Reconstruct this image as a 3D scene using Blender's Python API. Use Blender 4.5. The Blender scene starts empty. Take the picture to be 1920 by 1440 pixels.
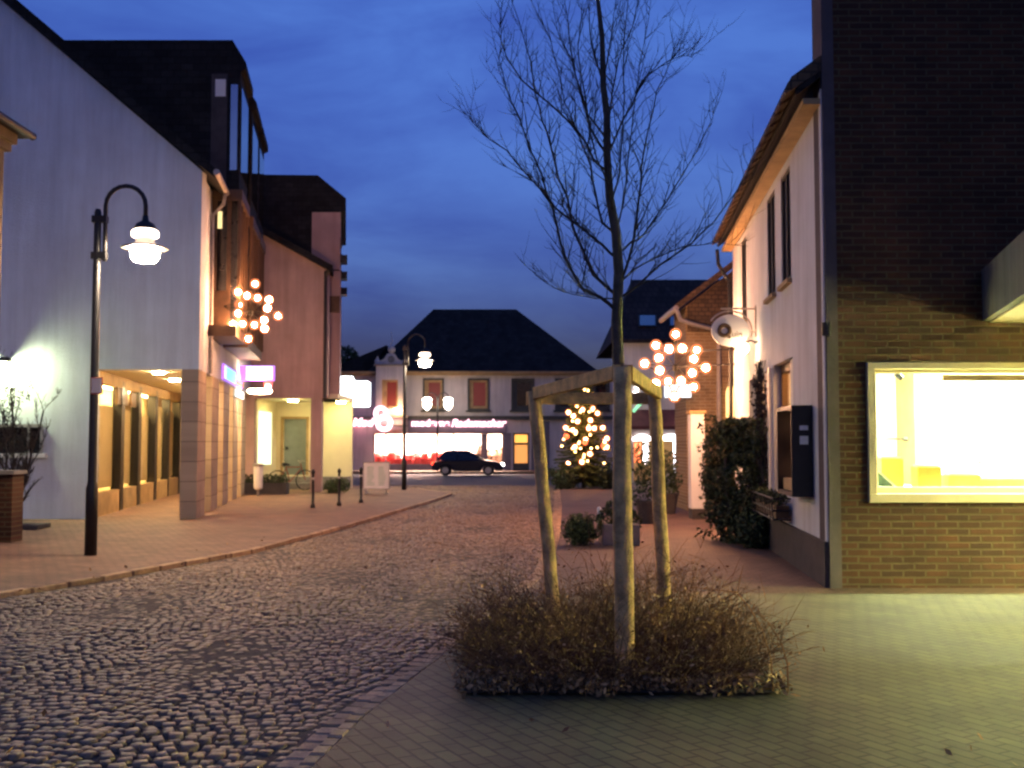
import bpy, math, random
import numpy as np
from mathutils import Vector, Matrix

C = bpy.context
SC = C.scene
COL = SC.collection
R = math.radians

# ------------------------------------------------------------------ camera
CAM_H = 1.65
PITCH = R(3.148)
F = 2000.0          # focal length in photo pixels (photo 1920 x 1440)
cam_d = bpy.data.cameras.new('camera')
cam = bpy.data.objects.new('camera', cam_d)
COL.objects.link(cam)
cam.location = (0, 0, CAM_H)
cam.rotation_euler = (R(90) + PITCH, 0, 0)
cam_d.sensor_width = 36
cam_d.lens = 36 * F / 1920
cam_d.clip_end = 2000
cam_d.dof.use_dof = True            # the hand-held photo is focused a little short
cam_d.dof.focus_distance = 2.2
cam_d.dof.aperture_fstop = 9.0
SC.camera = cam

# ------------------------------------------------------------------ sky and light
W = bpy.data.worlds.new('World')
SC.world = W
W.use_nodes = True
nt = W.node_tree
nt.nodes.clear()
out = nt.nodes.new('ShaderNodeOutputWorld')
bg = nt.nodes.new('ShaderNodeBackground')
sky = nt.nodes.new('ShaderNodeTexSky')
sky.sky_type = 'NISHITA'
sky.sun_disc = False
sky.sun_elevation = R(1.0)
sky.sun_rotation = R(180)
sky.ozone_density = 3.0
sky.air_density = 1.0
sky.dust_density = 0.3
tc = nt.nodes.new('ShaderNodeTexCoord')
mp = nt.nodes.new('ShaderNodeMapping')
mp.inputs['Scale'].default_value = (1.6, 1.6, 5.0)
mp.inputs['Location'].default_value = (3.1, 1.7, 0.4)
mp.inputs['Rotation'].default_value = (0, R(8), 0)
nz = nt.nodes.new('ShaderNodeTexNoise')
nz.inputs['Scale'].default_value = 2.3
nz.inputs['Detail'].default_value = 8
nz.inputs['Roughness'].default_value = 0.58
nz.inputs['Distortion'].default_value = 0.4
cr = nt.nodes.new('ShaderNodeValToRGB')
cr.color_ramp.elements[0].position = 0.36
cr.color_ramp.elements[0].color = (0.74, 0.72, 0.86, 1)
cr.color_ramp.elements[1].position = 0.66
cr.color_ramp.elements[1].color = (1.24, 1.28, 1.16, 1)
mul = nt.nodes.new('ShaderNodeMix'); mul.data_type = 'RGBA'; mul.blend_type = 'MULTIPLY'
mul.inputs['Factor'].default_value = 1
tint = nt.nodes.new('ShaderNodeMix'); tint.data_type = 'RGBA'; tint.blend_type = 'MULTIPLY'
tint.inputs['Factor'].default_value = 1
tint.inputs['B'].default_value = (0.61, 0.585, 0.93, 1)
L = nt.links.new
L(tc.outputs['Generated'], mp.inputs['Vector']); L(mp.outputs[0], nz.inputs['Vector'])
L(nz.outputs['Fac'], cr.inputs['Fac'])
L(sky.outputs[0], tint.inputs['A']); L(tint.outputs['Result'], mul.inputs['A']); L(cr.outputs['Color'], mul.inputs['B'])
# dusk: the sky darkens towards the horizon and away from where the sun went down
sx = nt.nodes.new('ShaderNodeSeparateXYZ'); L(tc.outputs['Generated'], sx.inputs[0])
zr = nt.nodes.new('ShaderNodeValToRGB')
for p_, c_ in ((0.0, (0.07, 0.10, 0.25, 1)), (0.12, (0.16, 0.20, 0.38, 1)), (0.26, (0.47, 0.51, 0.66, 1)), (0.42, (0.86, 0.84, 0.82, 1)), (1.0, (1, 1, 1, 1))):
    e_ = zr.color_ramp.elements[0] if p_ == 0 else (zr.color_ramp.elements[1] if p_ == 1 else zr.color_ramp.elements.new(p_))
    e_.position = p_; e_.color = c_
L(sx.outputs['Z'], zr.inputs['Fac'])
yr = nt.nodes.new('ShaderNodeMapRange'); yr.inputs['From Min'].default_value = -0.8; yr.inputs['From Max'].default_value = 0.6
yr.inputs['To Min'].default_value = 0.75; yr.inputs['To Max'].default_value = 1.0
L(sx.outputs['Y'], yr.inputs['Value'])
m1 = nt.nodes.new('ShaderNodeMix'); m1.data_type = 'RGBA'; m1.blend_type = 'MULTIPLY'; m1.inputs['Factor'].default_value = 1
L(mul.outputs['Result'], m1.inputs['A']); L(zr.outputs['Color'], m1.inputs['B'])
m2 = nt.nodes.new('ShaderNodeVectorMath'); m2.operation = 'SCALE'
L(m1.outputs['Result'], m2.inputs[0]); L(yr.outputs['Result'], m2.inputs['Scale'])
L(m2.outputs[0], bg.inputs['Color']); L(bg.outputs[0], out.inputs['Surface'])
bg.inputs['Strength'].default_value = 0.15

sun_d = bpy.data.lights.new('sun', 'SUN')     # the last glow of a sun already at the horizon
sun_d.energy = 0.01
sun_d.angle = R(20)
sun_d.color = (0.75, 0.8, 1.0)
sun = bpy.data.objects.new('sun', sun_d)
COL.objects.link(sun)
sun.rotation_euler = (R(75), 0, R(0))

SC.view_settings.view_transform = 'Standard'
SC.view_settings.look = 'None'
SC.view_settings.exposure = 2.9
SC.view_settings.gamma = 1
SC.render.engine = 'CYCLES'
SC.cycles.use_denoising = True
SC.cycles.max_bounces = 8
SC.cycles.diffuse_bounces = 4
SC.cycles.sample_clamp_indirect = 4
SC.cycles.caustics_reflective = False
SC.cycles.caustics_refractive = False
SC.cycles.filter_width = 2.0

# ------------------------------------------------------------------ helpers
def at(px, py, Y):
    """point seen at photo pixel (px, py) at distance Y along the view"""
    u = (px - 960) / F; v = (720 - py) / F
    c, s = math.cos(PITCH), math.sin(PITCH)
    k = Y / (c - v * s)
    return Vector((u * k, Y, CAM_H + (s + v * c) * k))

class MB:
    """collects shapes and links them as ONE mesh object"""
    def __init__(self, frame=None):
        self.v = []; self.f = []; self.fr = frame
    def add(self, vs, fs):
        b = len(self.v)
        if self.fr:
            vs = [self.fr(*p) for p in vs]
        self.v.extend([tuple(p) for p in vs])
        self.f.extend([tuple(i + b for i in f) for f in fs])
        return self
    def box(self, x0, x1, y0, y1, z0, z1):
        vs = [(x, y, z) for z in (z0, z1) for y in (y0, y1) for x in (x0, x1)]
        return self.add(vs, [(0,2,3,1),(4,5,7,6),(0,1,5,4),(2,6,7,3),(0,4,6,2),(1,3,7,5)])
    def quad(self, a, b, c, d):
        return self.add([a, b, c, d], [(0,1,2,3)])
    def prism(self, poly, axis, a0, a1):
        """polygon in the two other axes, extruded along axis (0,1,2) from a0 to a1"""
        def mk(p, a):
            if axis == 0: return (a, p[0], p[1])
            if axis == 1: return (p[0], a, p[1])
            return (p[0], p[1], a)
        n = len(poly)
        vs = [mk(p, a0) for p in poly] + [mk(p, a1) for p in poly]
        fs = [tuple(range(n)), tuple(range(2*n-1, n-1, -1))]
        fs += [(i, i+n, (i+1) % n + n, (i+1) % n) for i in range(n)]
        return self.add(vs, fs)
    def wall(self, ax, a0, a1, z0, z1, t0, t1, holes=()):
        """wall slab along axis ax (0 or 1) with rectangular holes (a0,a1,z0,z1)"""
        cuts = sorted({z0, z1, *[h[2] for h in holes], *[h[3] for h in holes]})
        cuts = [c for c in cuts if z0 <= c <= z1]
        for za, zb in zip(cuts, cuts[1:]):
            zm = (za + zb) / 2
            hs = sorted((h[0], h[1]) for h in holes if h[2] < zm < h[3])
            x = a0
            for h0, h1 in hs + [(a1, a1)]:
                if h0 - x > 1e-4:
                    if ax == 0: self.box(x, h0, t0, t1, za, zb)
                    else: self.box(t0, t1, x, h0, za, zb)
                x = max(x, h1)
        return self
    def tube(self, pts, rad, n=6, cap=True):
        pts = [Vector(p) for p in pts]
        if not hasattr(rad, '__len__'): rad = [rad] * len(pts)
        vs = []; fs = []
        up = Vector((0.13, 0.31, 0.94))
        for i, p in enumerate(pts):
            d = (pts[min(i+1, len(pts)-1)] - pts[max(i-1, 0)])
            if d.length < 1e-9: d = Vector((0, 0, 1))
            d.normalize()
            a = d.cross(up)
            if a.length < 0.15: a = d.cross(Vector((1, 0, 0)))
            a.normalize(); b = d.cross(a)
            for k in range(n):
                t = 2 * math.pi * k / n
                vs.append(p + (a * math.cos(t) + b * math.sin(t)) * rad[i])
        for i in range(len(pts) - 1):
            for k in range(n):
                k2 = (k + 1) % n
                fs.append((i*n+k, i*n+k2, (i+1)*n+k2, (i+1)*n+k))
        if cap:
            fs.append(tuple(range(n))[::-1]); fs.append(tuple(range((len(pts)-1)*n, len(pts)*n)))
        return self.add(vs, fs)
    def lathe(self, prof, c, n=20, axis='z'):
        """profile [(radius, height)] turned about an axis through c"""
        vs = []; fs = []
        c = Vector(c)
        for r, h in prof:
            for k in range(n):
                t = 2 * math.pi * k / n
                if axis == 'z': o = Vector((r*math.cos(t), r*math.sin(t), h))
                elif axis == 'y': o = Vector((r*math.cos(t), h, r*math.sin(t)))
                else: o = Vector((h, r*math.cos(t), r*math.sin(t)))
                vs.append(c + o)
        m = len(prof)
        for i in range(m - 1):
            for k in range(n):
                k2 = (k + 1) % n
                fs.append((i*n+k, i*n+k2, (i+1)*n+k2, (i+1)*n+k))
        fs.append(tuple(range(n))[::-1]); fs.append(tuple(range((m-1)*n, m*n)))
        return self.add(vs, fs)
    def ball(self, c, r, n=12, squash=1.0):
        m = n // 2 + 1
        prof = [(max(1e-4, r*math.sin(math.pi*i/m)), -r*squash*math.cos(math.pi*i/m)) for i in range(m+1)]
        return self.lathe(prof, c, n)
    def build(self, name, m, parent=None, smooth=False, bevel=0):
        me = bpy.data.meshes.new(name)
        me.from_pydata(self.v, [], self.f)
        me.update()
        me.materials.append(m)
        if smooth:
            me.polygons.foreach_set('use_smooth', [True] * len(me.polygons))
        o = bpy.data.objects.new(name, me)
        COL.objects.link(o)
        if parent is not None: attach(o, parent)
        if bevel:
            b = o.modifiers.new('bevel', 'BEVEL'); b.width = bevel; b.segments = 2; b.limit_method = 'ANGLE'
        return o

def attach(o, parent):
    o.parent = parent
    if parent.type == 'EMPTY':
        o.matrix_parent_inverse = Matrix.Translation(-Vector(parent.location))

def tag(o, label, cat, group=None, kind=None):
    if label: o['label'] = label
    if cat: o['category'] = cat
    if group: o['group'] = group
    if kind: o['kind'] = kind
    return o
def structure(o):
    o['kind'] = 'structure'; return o
def thing(name, loc, label, cat, group=None):
    o = bpy.data.objects.new(name, None)
    COL.objects.link(o)
    o.location = loc
    o.empty_display_size = 0.2
    return tag(o, label, cat, group)
def copy_thing(src, loc, label):
    r = src.copy(); COL.objects.link(r); r.location = loc; r['label'] = label
    for ch in list(src.children):
        c = ch.copy(); COL.objects.link(c); c.parent = r; c.matrix_parent_inverse = ch.matrix_parent_inverse.copy()
        for g in list(ch.children):
            d = g.copy(); COL.objects.link(d); d.parent = c; d.matrix_parent_inverse = g.matrix_parent_inverse.copy()
    return r

def text(s, frame, size, depth, m, name, parent, shear=0.0, align='LEFT', bold=0.0):
    """lettering as a mesh; frame maps (x, depth, z) to the world"""
    cu = bpy.data.curves.new('lettering', 'FONT')
    cu.body = s; cu.size = size; cu.extrude = depth / 2; cu.shear = shear; cu.align_x = align; cu.offset = bold
    tmp = bpy.data.objects.new('lettering', cu); COL.objects.link(tmp)
    C.view_layer.update()
    dg = C.evaluated_depsgraph_get()
    me = bpy.data.meshes.new_from_object(tmp.evaluated_get(dg))
    bpy.data.objects.remove(tmp)
    for v in me.vertices:
        v.co = frame(v.co.x, v.co.z, v.co.y)
    me.materials.clear(); me.materials.append(m)
    me.name = name
    o = bpy.data.objects.new(name, me); COL.objects.link(o)
    if parent is not None: attach(o, parent)
    return o

# ------------------------------------------------------------------ materials
def newmat(name):
    m = bpy.data.materials.new(name); m.use_nodes = True
    n = m.node_tree
    return m, n, n.nodes['Principled BSDF']
def mat(name, col, rough=0.7, var=0.18, scale=3.0, bump=0.0, bscale=40.0, metal=0.0, island=0.0, spec=0.5, detail=5, streak=0.0):
    m, n, b = newmat(name)
    b.inputs['Roughness'].default_value = rough
    b.inputs['Metallic'].default_value = metal
    b.inputs['Specular IOR Level'].default_value = spec
    t = n.nodes.new('ShaderNodeTexCoord')
    nz = n.nodes.new('ShaderNodeTexNoise'); nz.inputs['Scale'].default_value = scale
    nz.inputs['Detail'].default_value = detail; nz.inputs['Roughness'].default_value = 0.6
    n.links.new(t.outputs['Object'], nz.inputs['Vector'])
    r = n.nodes.new('ShaderNodeValToRGB')
    r.color_ramp.elements[0].position = 0.3; r.color_ramp.elements[1].position = 0.7
    r.color_ramp.elements[0].color = (*[c * (1 - var) for c in col], 1)
    r.color_ramp.elements[1].color = (*[c * (1 + var) for c in col], 1)
    n.links.new(nz.outputs['Fac'], r.inputs['Fac'])
    src = r.outputs['Color']
    if streak:                                   # rain streaks and grime
        mp_ = n.nodes.new('ShaderNodeMapping'); mp_.inputs['Scale'].default_value = (2.6, 2.6, 0.22)
        n.links.new(t.outputs['Object'], mp_.inputs['Vector'])
        ns = n.nodes.new('ShaderNodeTexNoise'); ns.inputs['Scale'].default_value = 1.6; ns.inputs['Detail'].default_value = 7; ns.inputs['Roughness'].default_value = 0.65
        n.links.new(mp_.outputs[0], ns.inputs['Vector'])
        m_ = n.nodes.new('ShaderNodeMapRange'); m_.inputs['From Min'].default_value = 0.35; m_.inputs['From Max'].default_value = 0.62
        m_.inputs['To Min'].default_value = 1 - streak; m_.inputs['To Max'].default_value = 1
        n.links.new(ns.outputs['Fac'], m_.inputs['Value'])
        v_ = n.nodes.new('ShaderNodeVectorMath'); v_.operation = 'SCALE'
        n.links.new(src, v_.inputs[0]); n.links.new(m_.outputs['Result'], v_.inputs['Scale']); src = v_.outputs[0]
    if island:
        g = n.nodes.new('ShaderNodeNewGeometry')
        hs = n.nodes.new('ShaderNodeHueSaturation')
        ma = n.nodes.new('ShaderNodeMapRange')
        ma.inputs['To Min'].default_value = 1 - island; ma.inputs['To Max'].default_value = 1 + island
        n.links.new(g.outputs['Random Per Island'], ma.inputs['Value'])
        n.links.new(ma.outputs['Result'], hs.inputs['Value'])
        n.links.new(src, hs.inputs['Color']); src = hs.outputs['Color']
    n.links.new(src, b.inputs['Base Color'])
    if bump:
        nb = n.nodes.new('ShaderNodeTexNoise'); nb.inputs['Scale'].default_value = bscale; nb.inputs['Detail'].default_value = 4
        n.links.new(t.outputs['Object'], nb.inputs['Vector'])
        bu = n.nodes.new('ShaderNodeBump'); bu.inputs['Strength'].default_value = bump; bu.inputs['Distance'].default_value = 0.02
        n.links.new(nb.outputs['Fac'], bu.inputs['Height']); n.links.new(bu.outputs['Normal'], b.inputs['Normal'])
    return m
def emit(name, col, s):
    m, n, b = newmat(name)
    b.inputs['Base Color'].default_value = (*col, 1)
    b.inputs['Emission Color'].default_value = (*col, 1)
    b.inputs['Emission Strength'].default_value = s
    return m
def glass(name, tint=(1, 1, 1), refl=0.08, rough=0.02, graze=0.75):
    m = bpy.data.materials.new(name); m.use_nodes = True
    n = m.node_tree; n.nodes.clear()
    o = n.nodes.new('ShaderNodeOutputMaterial')
    tr = n.nodes.new('ShaderNodeBsdfTransparent'); tr.inputs['Color'].default_value = (*tint, 1)
    gl = n.nodes.new('ShaderNodeBsdfGlossy'); gl.inputs['Roughness'].default_value = rough
    lw = n.nodes.new('ShaderNodeLayerWeight'); lw.inputs['Blend'].default_value = 0.25
    mr = n.nodes.new('ShaderNodeMapRange'); mr.inputs['To Min'].default_value = refl; mr.inputs['To Max'].default_value = min(1, refl + graze)
    mx = n.nodes.new('ShaderNodeMixShader')
    n.links.new(lw.outputs['Fresnel'], mr.inputs['Value']); n.links.new(mr.outputs['Result'], mx.inputs['Fac'])
    n.links.new(tr.outputs[0], mx.inputs[1]); n.links.new(gl.outputs[0], mx.inputs[2]); n.links.new(mx.outputs[0], o.inputs['Surface'])
    return m
def brickmat(name, c1, c2, mortar, bw, rh, ms, plane='xz', bump=0.5, rough=0.8, rot=0.0, offset=0.5, var=0.5, spec=0.4):
    m, n, b = newmat(name)
    b.inputs['Roughness'].default_value = rough
    b.inputs['Specular IOR Level'].default_value = spec
    t = n.nodes.new('ShaderNodeTexCoord'); s = n.nodes.new('ShaderNodeSeparateXYZ'); c = n.nodes.new('ShaderNodeCombineXYZ')
    n.links.new(t.outputs['Object'], s.inputs[0])
    n.links.new(s.outputs['XYZ'.index(plane[0].upper())], c.inputs[0]); n.links.new(s.outputs['XYZ'.index(plane[1].upper())], c.inputs[1])
    vec = c.outputs[0]
    if rot:
        mpn = n.nodes.new('ShaderNodeMapping'); mpn.inputs['Rotation'].default_value = (0, 0, rot)
        n.links.new(vec, mpn.inputs['Vector']); vec = mpn.outputs[0]
    nd = n.nodes.new('ShaderNodeTexNoise'); nd.inputs['Scale'].default_value = 9; nd.inputs['Detail'].default_value = 2
    n.links.new(vec, nd.inputs['Vector'])
    ad = n.nodes.new('ShaderNodeVectorMath'); ad.operation = 'SCALE'; ad.inputs['Scale'].default_value = 0.012
    n.links.new(nd.outputs['Color'], ad.inputs[0])
    sm = n.nodes.new('ShaderNodeVectorMath'); n.links.new(vec, sm.inputs[0]); n.links.new(ad.outputs[0], sm.inputs[1])
    k = n.nodes.new('ShaderNodeTexBrick')
    k.offset = offset
    k.inputs['Scale'].default_value = 1; k.inputs['Brick Width'].default_value = bw; k.inputs['Row Height'].default_value = rh
    k.inputs['Mortar Size'].default_value = ms; k.inputs['Mortar Smooth'].default_value = 0.3; k.inputs['Bias'].default_value = 0
    k.inputs['Color1'].default_value = (*c1, 1); k.inputs['Color2'].default_value = (*c2, 1); k.inputs['Mortar'].default_value = (*mortar, 1)
    n.links.new(sm.outputs[0], k.inputs['Vector'])
    nz = n.nodes.new('ShaderNodeTexNoise'); nz.inputs['Scale'].default_value = 1.3; nz.inputs['Detail'].default_value = 8; nz.inputs['Roughness'].default_value = 0.7
    n.links.new(vec, nz.inputs['Vector'])
    mr = n.nodes.new('ShaderNodeMapRange'); mr.inputs['From Min'].default_value = 0.3; mr.inputs['From Max'].default_value = 0.7
    mr.inputs['To Min'].default_value = 1 - var; mr.inputs['To Max'].default_value = 1 + var
    n.links.new(nz.outputs['Fac'], mr.inputs['Value'])
    mu = n.nodes.new('ShaderNodeVectorMath'); mu.operation = 'SCALE'
    n.links.new(k.outputs['Color'], mu.inputs[0]); n.links.new(mr.outputs['Result'], mu.inputs['Scale'])
    n.links.new(mu.outputs[0], b.inputs['Base Color'])
    n2 = n.nodes.new('ShaderNodeTexNoise'); n2.inputs['Scale'].default_value = 60; n.links.new(vec, n2.inputs['Vector'])
    mh = n.nodes.new('ShaderNodeMath'); mh.operation = 'MULTIPLY_ADD'; mh.inputs[1].default_value = -1.0
    n.links.new(k.outputs['Fac'], mh.inputs[0])
    sc2 = n.nodes.new('ShaderNodeMath'); sc2.operation = 'MULTIPLY'; sc2.inputs[1].default_value = 0.35
    n.links.new(n2.outputs['Fac'], sc2.inputs[0]); n.links.new(sc2.outputs[0], mh.inputs[2])
    bu = n.nodes.new('ShaderNodeBump'); bu.inputs['Strength'].default_value = bump; bu.inputs['Distance'].default_value = 0.01
    n.links.new(mh.outputs[0], bu.inputs['Height']); n.links.new(bu.outputs['Normal'], b.inputs['Normal'])
    return m

M = {}
M['stucco'] = mat('white_stucco', (0.70, 0.77, 0.84), 0.9, 0.10, 0.7, 0.9, 55, spec=0.2, detail=8, streak=0.16)
M['stucco_fine'] = mat('white_render', (0.64, 0.67, 0.74), 0.9, 0.12, 0.9, 0.3, 60, spec=0.2, detail=8, streak=0.18)
M['pink'] = mat('pink_render', (0.44, 0.31, 0.285), 0.9, 0.10, 1.5, 0.3, 50, spec=0.2, streak=0.2)
M['cream'] = mat('cream_render', (0.68, 0.60, 0.42), 0.85, 0.06, 2.0, 0.2, 40, spec=0.2)
M['slate'] = brickmat('slate_cladding', (0.020, 0.021, 0.022), (0.013, 0.013, 0.014), (0.006, 0.006, 0.006), 0.3, 0.16, 0.008, 'xz', 0.4, 0.85, spec=0.2)
M['slate_roof'] = brickmat('slate_roof', (0.022, 0.023, 0.024), (0.013, 0.013, 0.014), (0.006, 0.006, 0.006), 0.28, 0.2, 0.01, 'xz', 0.5, 0.85, spec=0.2)
M['dark_tile'] = brickmat('dark_roof_tile', (0.035, 0.028, 0.027), (0.022, 0.019, 0.018), (0.01, 0.01, 0.01), 0.25, 0.3, 0.02, 'xz', 0.6, 0.85, spec=0.2)
M['brown_tile'] = brickmat('brown_clay_tile', (0.13, 0.08, 0.045), (0.07, 0.045, 0.026), (0.045, 0.03, 0.02), 0.16, 0.10, 0.012, 'xz', 0.8, 0.8)
M['brick'] = brickmat('dark_red_brick', (0.080, 0.029, 0.012), (0.042, 0.017, 0.009), (0.088, 0.062, 0.030), 0.25, 0.078, 0.013, 'xz', 0.8, 0.85, var=0.4)
M['brick_side'] = brickmat('tan_brick', (0.30, 0.20, 0.10), (0.22, 0.145, 0.075), (0.34, 0.26, 0.16), 0.25, 0.078, 0.012, 'xz', 0.7, 0.85, var=0.35)
M['stone'] = brickmat('sandstone_pillar', (0.42, 0.33, 0.23), (0.36, 0.28, 0.20), (0.20, 0.15, 0.11), 2.0, 0.42, 0.012, 'yz', 0.5, 0.8, var=0.22)
M['wood'] = mat('brown_window_wood', (0.10, 0.055, 0.025), 0.6, 0.3, 6, 0.2, 40)
M['soffit'] = mat('ochre_soffit_boards', (0.36, 0.24, 0.11), 0.8, 0.25, 3, 0.2, 30)
M['dark_metal'] = mat('dark_iron', (0.018, 0.018, 0.02), 0.45, 0.2, 8, 0.05, 60, metal=0.3)
M['black_wire'] = mat('black_wire', (.004, .004, .004), .9, .2, 5, spec=.1)
M['zinc'] = mat('weathered_zinc', (0.36, 0.33, 0.31), 0.5, 0.2, 5, metal=0.5)
M['dark_plinth'] = mat('dark_plinth_render', (0.055, 0.05, 0.052), 0.9, 0.25, 4, 0.4, 50)
M['frame'] = mat('cream_window_frame', (0.66, 0.55, 0.36), 0.55, 0.08, 4)
M['white_paint'] = mat('white_paint', (0.75, 0.74, 0.72), 0.5, 0.05, 5)
M['shop_white'] = mat('shop_interior_white', (0.80, 0.82, 0.76), 0.8, 0.04, 2)
M['curtain'] = mat('red_curtain', (0.26, 0.045, 0.04), 0.9, 0.3, 5)
M['black_glass'] = mat('dark_window_glass', (0.012, 0.013, 0.016), 0.08, 0.1, 3)
M['matt_black'] = mat('unlit_window', (.010, .010, .012), .35, .1, 3, spec=.12)
M['pane'] = glass('clear_pane', (0.97, 0.98, 0.96), 0.05, graze=0.3)
M['mirror_pane'] = glass('sky_reflecting_pane', (0.3, 0.32, 0.35), 0.55, 0.03)
M['bark'] = mat('young_tree_bark', (0.070, 0.060, 0.048), 0.9, 0.35, 14, 0.5, 80)
M['twig'] = mat('dark_twigs', (0.040, 0.033, 0.030), 0.9, 0.25, 9)
M['stake'] = mat('debarked_stake_wood', (0.64, 0.39, 0.15), 0.85, 0.45, 9, 0.5, 45)
M['shrub_twig'] = mat('brown_shrub_twigs', (0.17, 0.086, 0.030), 0.9, 0.4, 4, island=0.6)
M['leaf_brown'] = mat('fallen_leaves', (0.30, 0.165, 0.075), 0.85, 0.4, 6, island=0.6)
M['leaf_green'] = mat('green_leaves', (0.050, 0.085, 0.022), 0.7, 0.3, 5, island=0.55)
M['leaf_dark'] = mat('dark_hedge_leaves', (0.038, 0.060, 0.020), 0.7, 0.35, 4, island=0.6)
M['needle'] = mat('spruce_needles', (0.075, 0.105, 0.028), 0.8, 0.3, 4, island=0.5)
M['earth'] = mat('dark_soil', (0.035, 0.026, 0.018), 1.0, 0.4, 8, 0.8, 30)
M['concrete'] = mat('grey_concrete', (0.22, 0.20, 0.18), 0.9, 0.2, 4, 0.3, 30)
M['bulb'] = emit('warm_bulb', (1.0, 0.45, 0.20), 90)
M['tree_bulb'] = emit('fairy_bulb', (1.0, 0.42, 0.16), 13)
M['small_bulb'] = emit('small_fairy_bulb', (1.0, 0.45, 0.14), 3)
M['red_bauble'] = emit('red_lamp', (1.0, 0.12, 0.04), 0.45)
M['lamp_glow'] = emit('lamp_globe', (1.0, 0.76, 0.52), 50)
def shell(name, col, st, fac):
    m = bpy.data.materials.new(name); m.use_nodes = True
    n = m.node_tree; n.nodes.clear()
    o = n.nodes.new('ShaderNodeOutputMaterial'); tr = n.nodes.new('ShaderNodeBsdfTransparent'); em = n.nodes.new('ShaderNodeEmission')
    em.inputs['Color'].default_value = (*col, 1); em.inputs['Strength'].default_value = st
    mx = n.nodes.new('ShaderNodeMixShader'); mx.inputs['Fac'].default_value = fac
    n.links.new(tr.outputs[0], mx.inputs[1]); n.links.new(em.outputs[0], mx.inputs[2]); n.links.new(mx.outputs[0], o.inputs['Surface'])
    return m
M['bulb_halo'] = shell('orange_bulb_halo', (1.0, 0.24, 0.09), 0.42, 0.34)  # orange bloom around a bulb, painted as a faintly glowing shell
M['ring_glow'] = emit('lamp_ring_glow', (1.0, 0.72, 0.52), 1.5)
M['white_lamp'] = emit('white_lamp', (1.0, 0.66, 0.36), 9)

# ------------------------------------------------------------------ ground
def poly_sheet(name, pts, z, m, thick=0.0):
    b = MB()
    if thick: b.prism(pts, 2, z - thick, z)
    else: b.add([(x, y, z) for x, y in pts], [tuple(range(len(pts)))])
    return structure(b.build(name, m))

M['asphalt'] = mat('asphalt', (0.055, 0.052, 0.055), 0.75, 0.25, 3, 0.4, 60)
M['mortar'] = mat('cobble_joint_sand', (0.10, 0.072, 0.048), 0.95, 0.3, 9, 0.4, 60)
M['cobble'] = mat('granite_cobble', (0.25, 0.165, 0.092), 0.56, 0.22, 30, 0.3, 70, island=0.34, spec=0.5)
M['kerbstone'] = mat('kerb_granite', (0.42, 0.27, 0.145), 0.75, 0.3, 9, 0.4, 50, island=0.3)
M['sidewalk'] = brickmat('red_paving_slabs', (0.27, 0.150, 0.085), (0.20, 0.115, 0.07), (0.08, 0.052, 0.035), 0.2, 0.1, 0.008, 'xy', 0.35, 0.75, rot=0.35, var=0.3)
M['path'] = brickmat('red_clinker_paving', (0.165, 0.095, 0.068), (0.12, 0.072, 0.054), (0.045, 0.034, 0.028), 0.2, 0.1, 0.009, 'xy', 0.4, 0.75, rot=-0.2, var=0.35)
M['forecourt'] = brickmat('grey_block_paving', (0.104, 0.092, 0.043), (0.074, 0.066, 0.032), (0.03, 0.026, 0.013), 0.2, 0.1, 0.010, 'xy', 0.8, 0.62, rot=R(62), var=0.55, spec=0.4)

kerb = [(-1.75, 2.5), (-1.42, 4.2), (-1.15, 5.5), (-1.03, 6.47), (-0.80, 7.67), (-0.39, 9.85), (0.0, 11.8), (0.34, 13.75), (0.72, 19.4), (1.15, 28), (1.5, 37)]
lkerb = [(-9.5, 5), (-7.6, 8), (-6.3, 10), (-5.5, 11.4), (-4.9, 12.9), (-3.9, 16.1), (-3.2, 21), (-2.6, 26.4), (-2.1, 31), (-1.9, 34), (-3.5, 38), (-8, 41)]
def interp(path, y):
    for (xa, ya), (xb, yb) in zip(path, path[1:]):
        if ya <= y <= yb:
            return xa + (xb - xa) * (y - ya) / (yb - ya)
    return path[0][0] if y < path[0][1] else path[-1][0]

b = MB(); b.add([(-600, -300, -0.09), (600, -300, -0.09), (600, 900, -0.09), (-600, 900, -0.09)], [(0, 1, 2, 3)])
structure(b.build('ground', M['asphalt']))
poly_sheet('road', [(-12, 1), (3, 1), (3, 42), (-12, 42)], -0.011, M['mortar'])
poly_sheet('cross_street', [(-40, 42), (40, 42), (40, 57.2), (-40, 57.2)], -0.02, M['asphalt'])
poly_sheet('far_pavement', [(-40, 57.2), (40, 57.2), (40, 60), (-40, 60)], 0.10, M['sidewalk'], 0.14)
poly_sheet('sidewalk', lkerb + [(-30, 41), (-30, 5)], 0.05, M['sidewalk'], 0.12)
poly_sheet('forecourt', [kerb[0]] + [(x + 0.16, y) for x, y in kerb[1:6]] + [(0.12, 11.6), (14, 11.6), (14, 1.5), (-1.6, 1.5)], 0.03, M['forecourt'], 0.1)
poly_sheet('path', [(0.12, 11.6)] + [(x + 0.16, y) for x, y in kerb[6:]] + [(5.0, 42), (14, 42), (14, 11.6)], 0.03, M['path'], 0.1)

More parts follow.
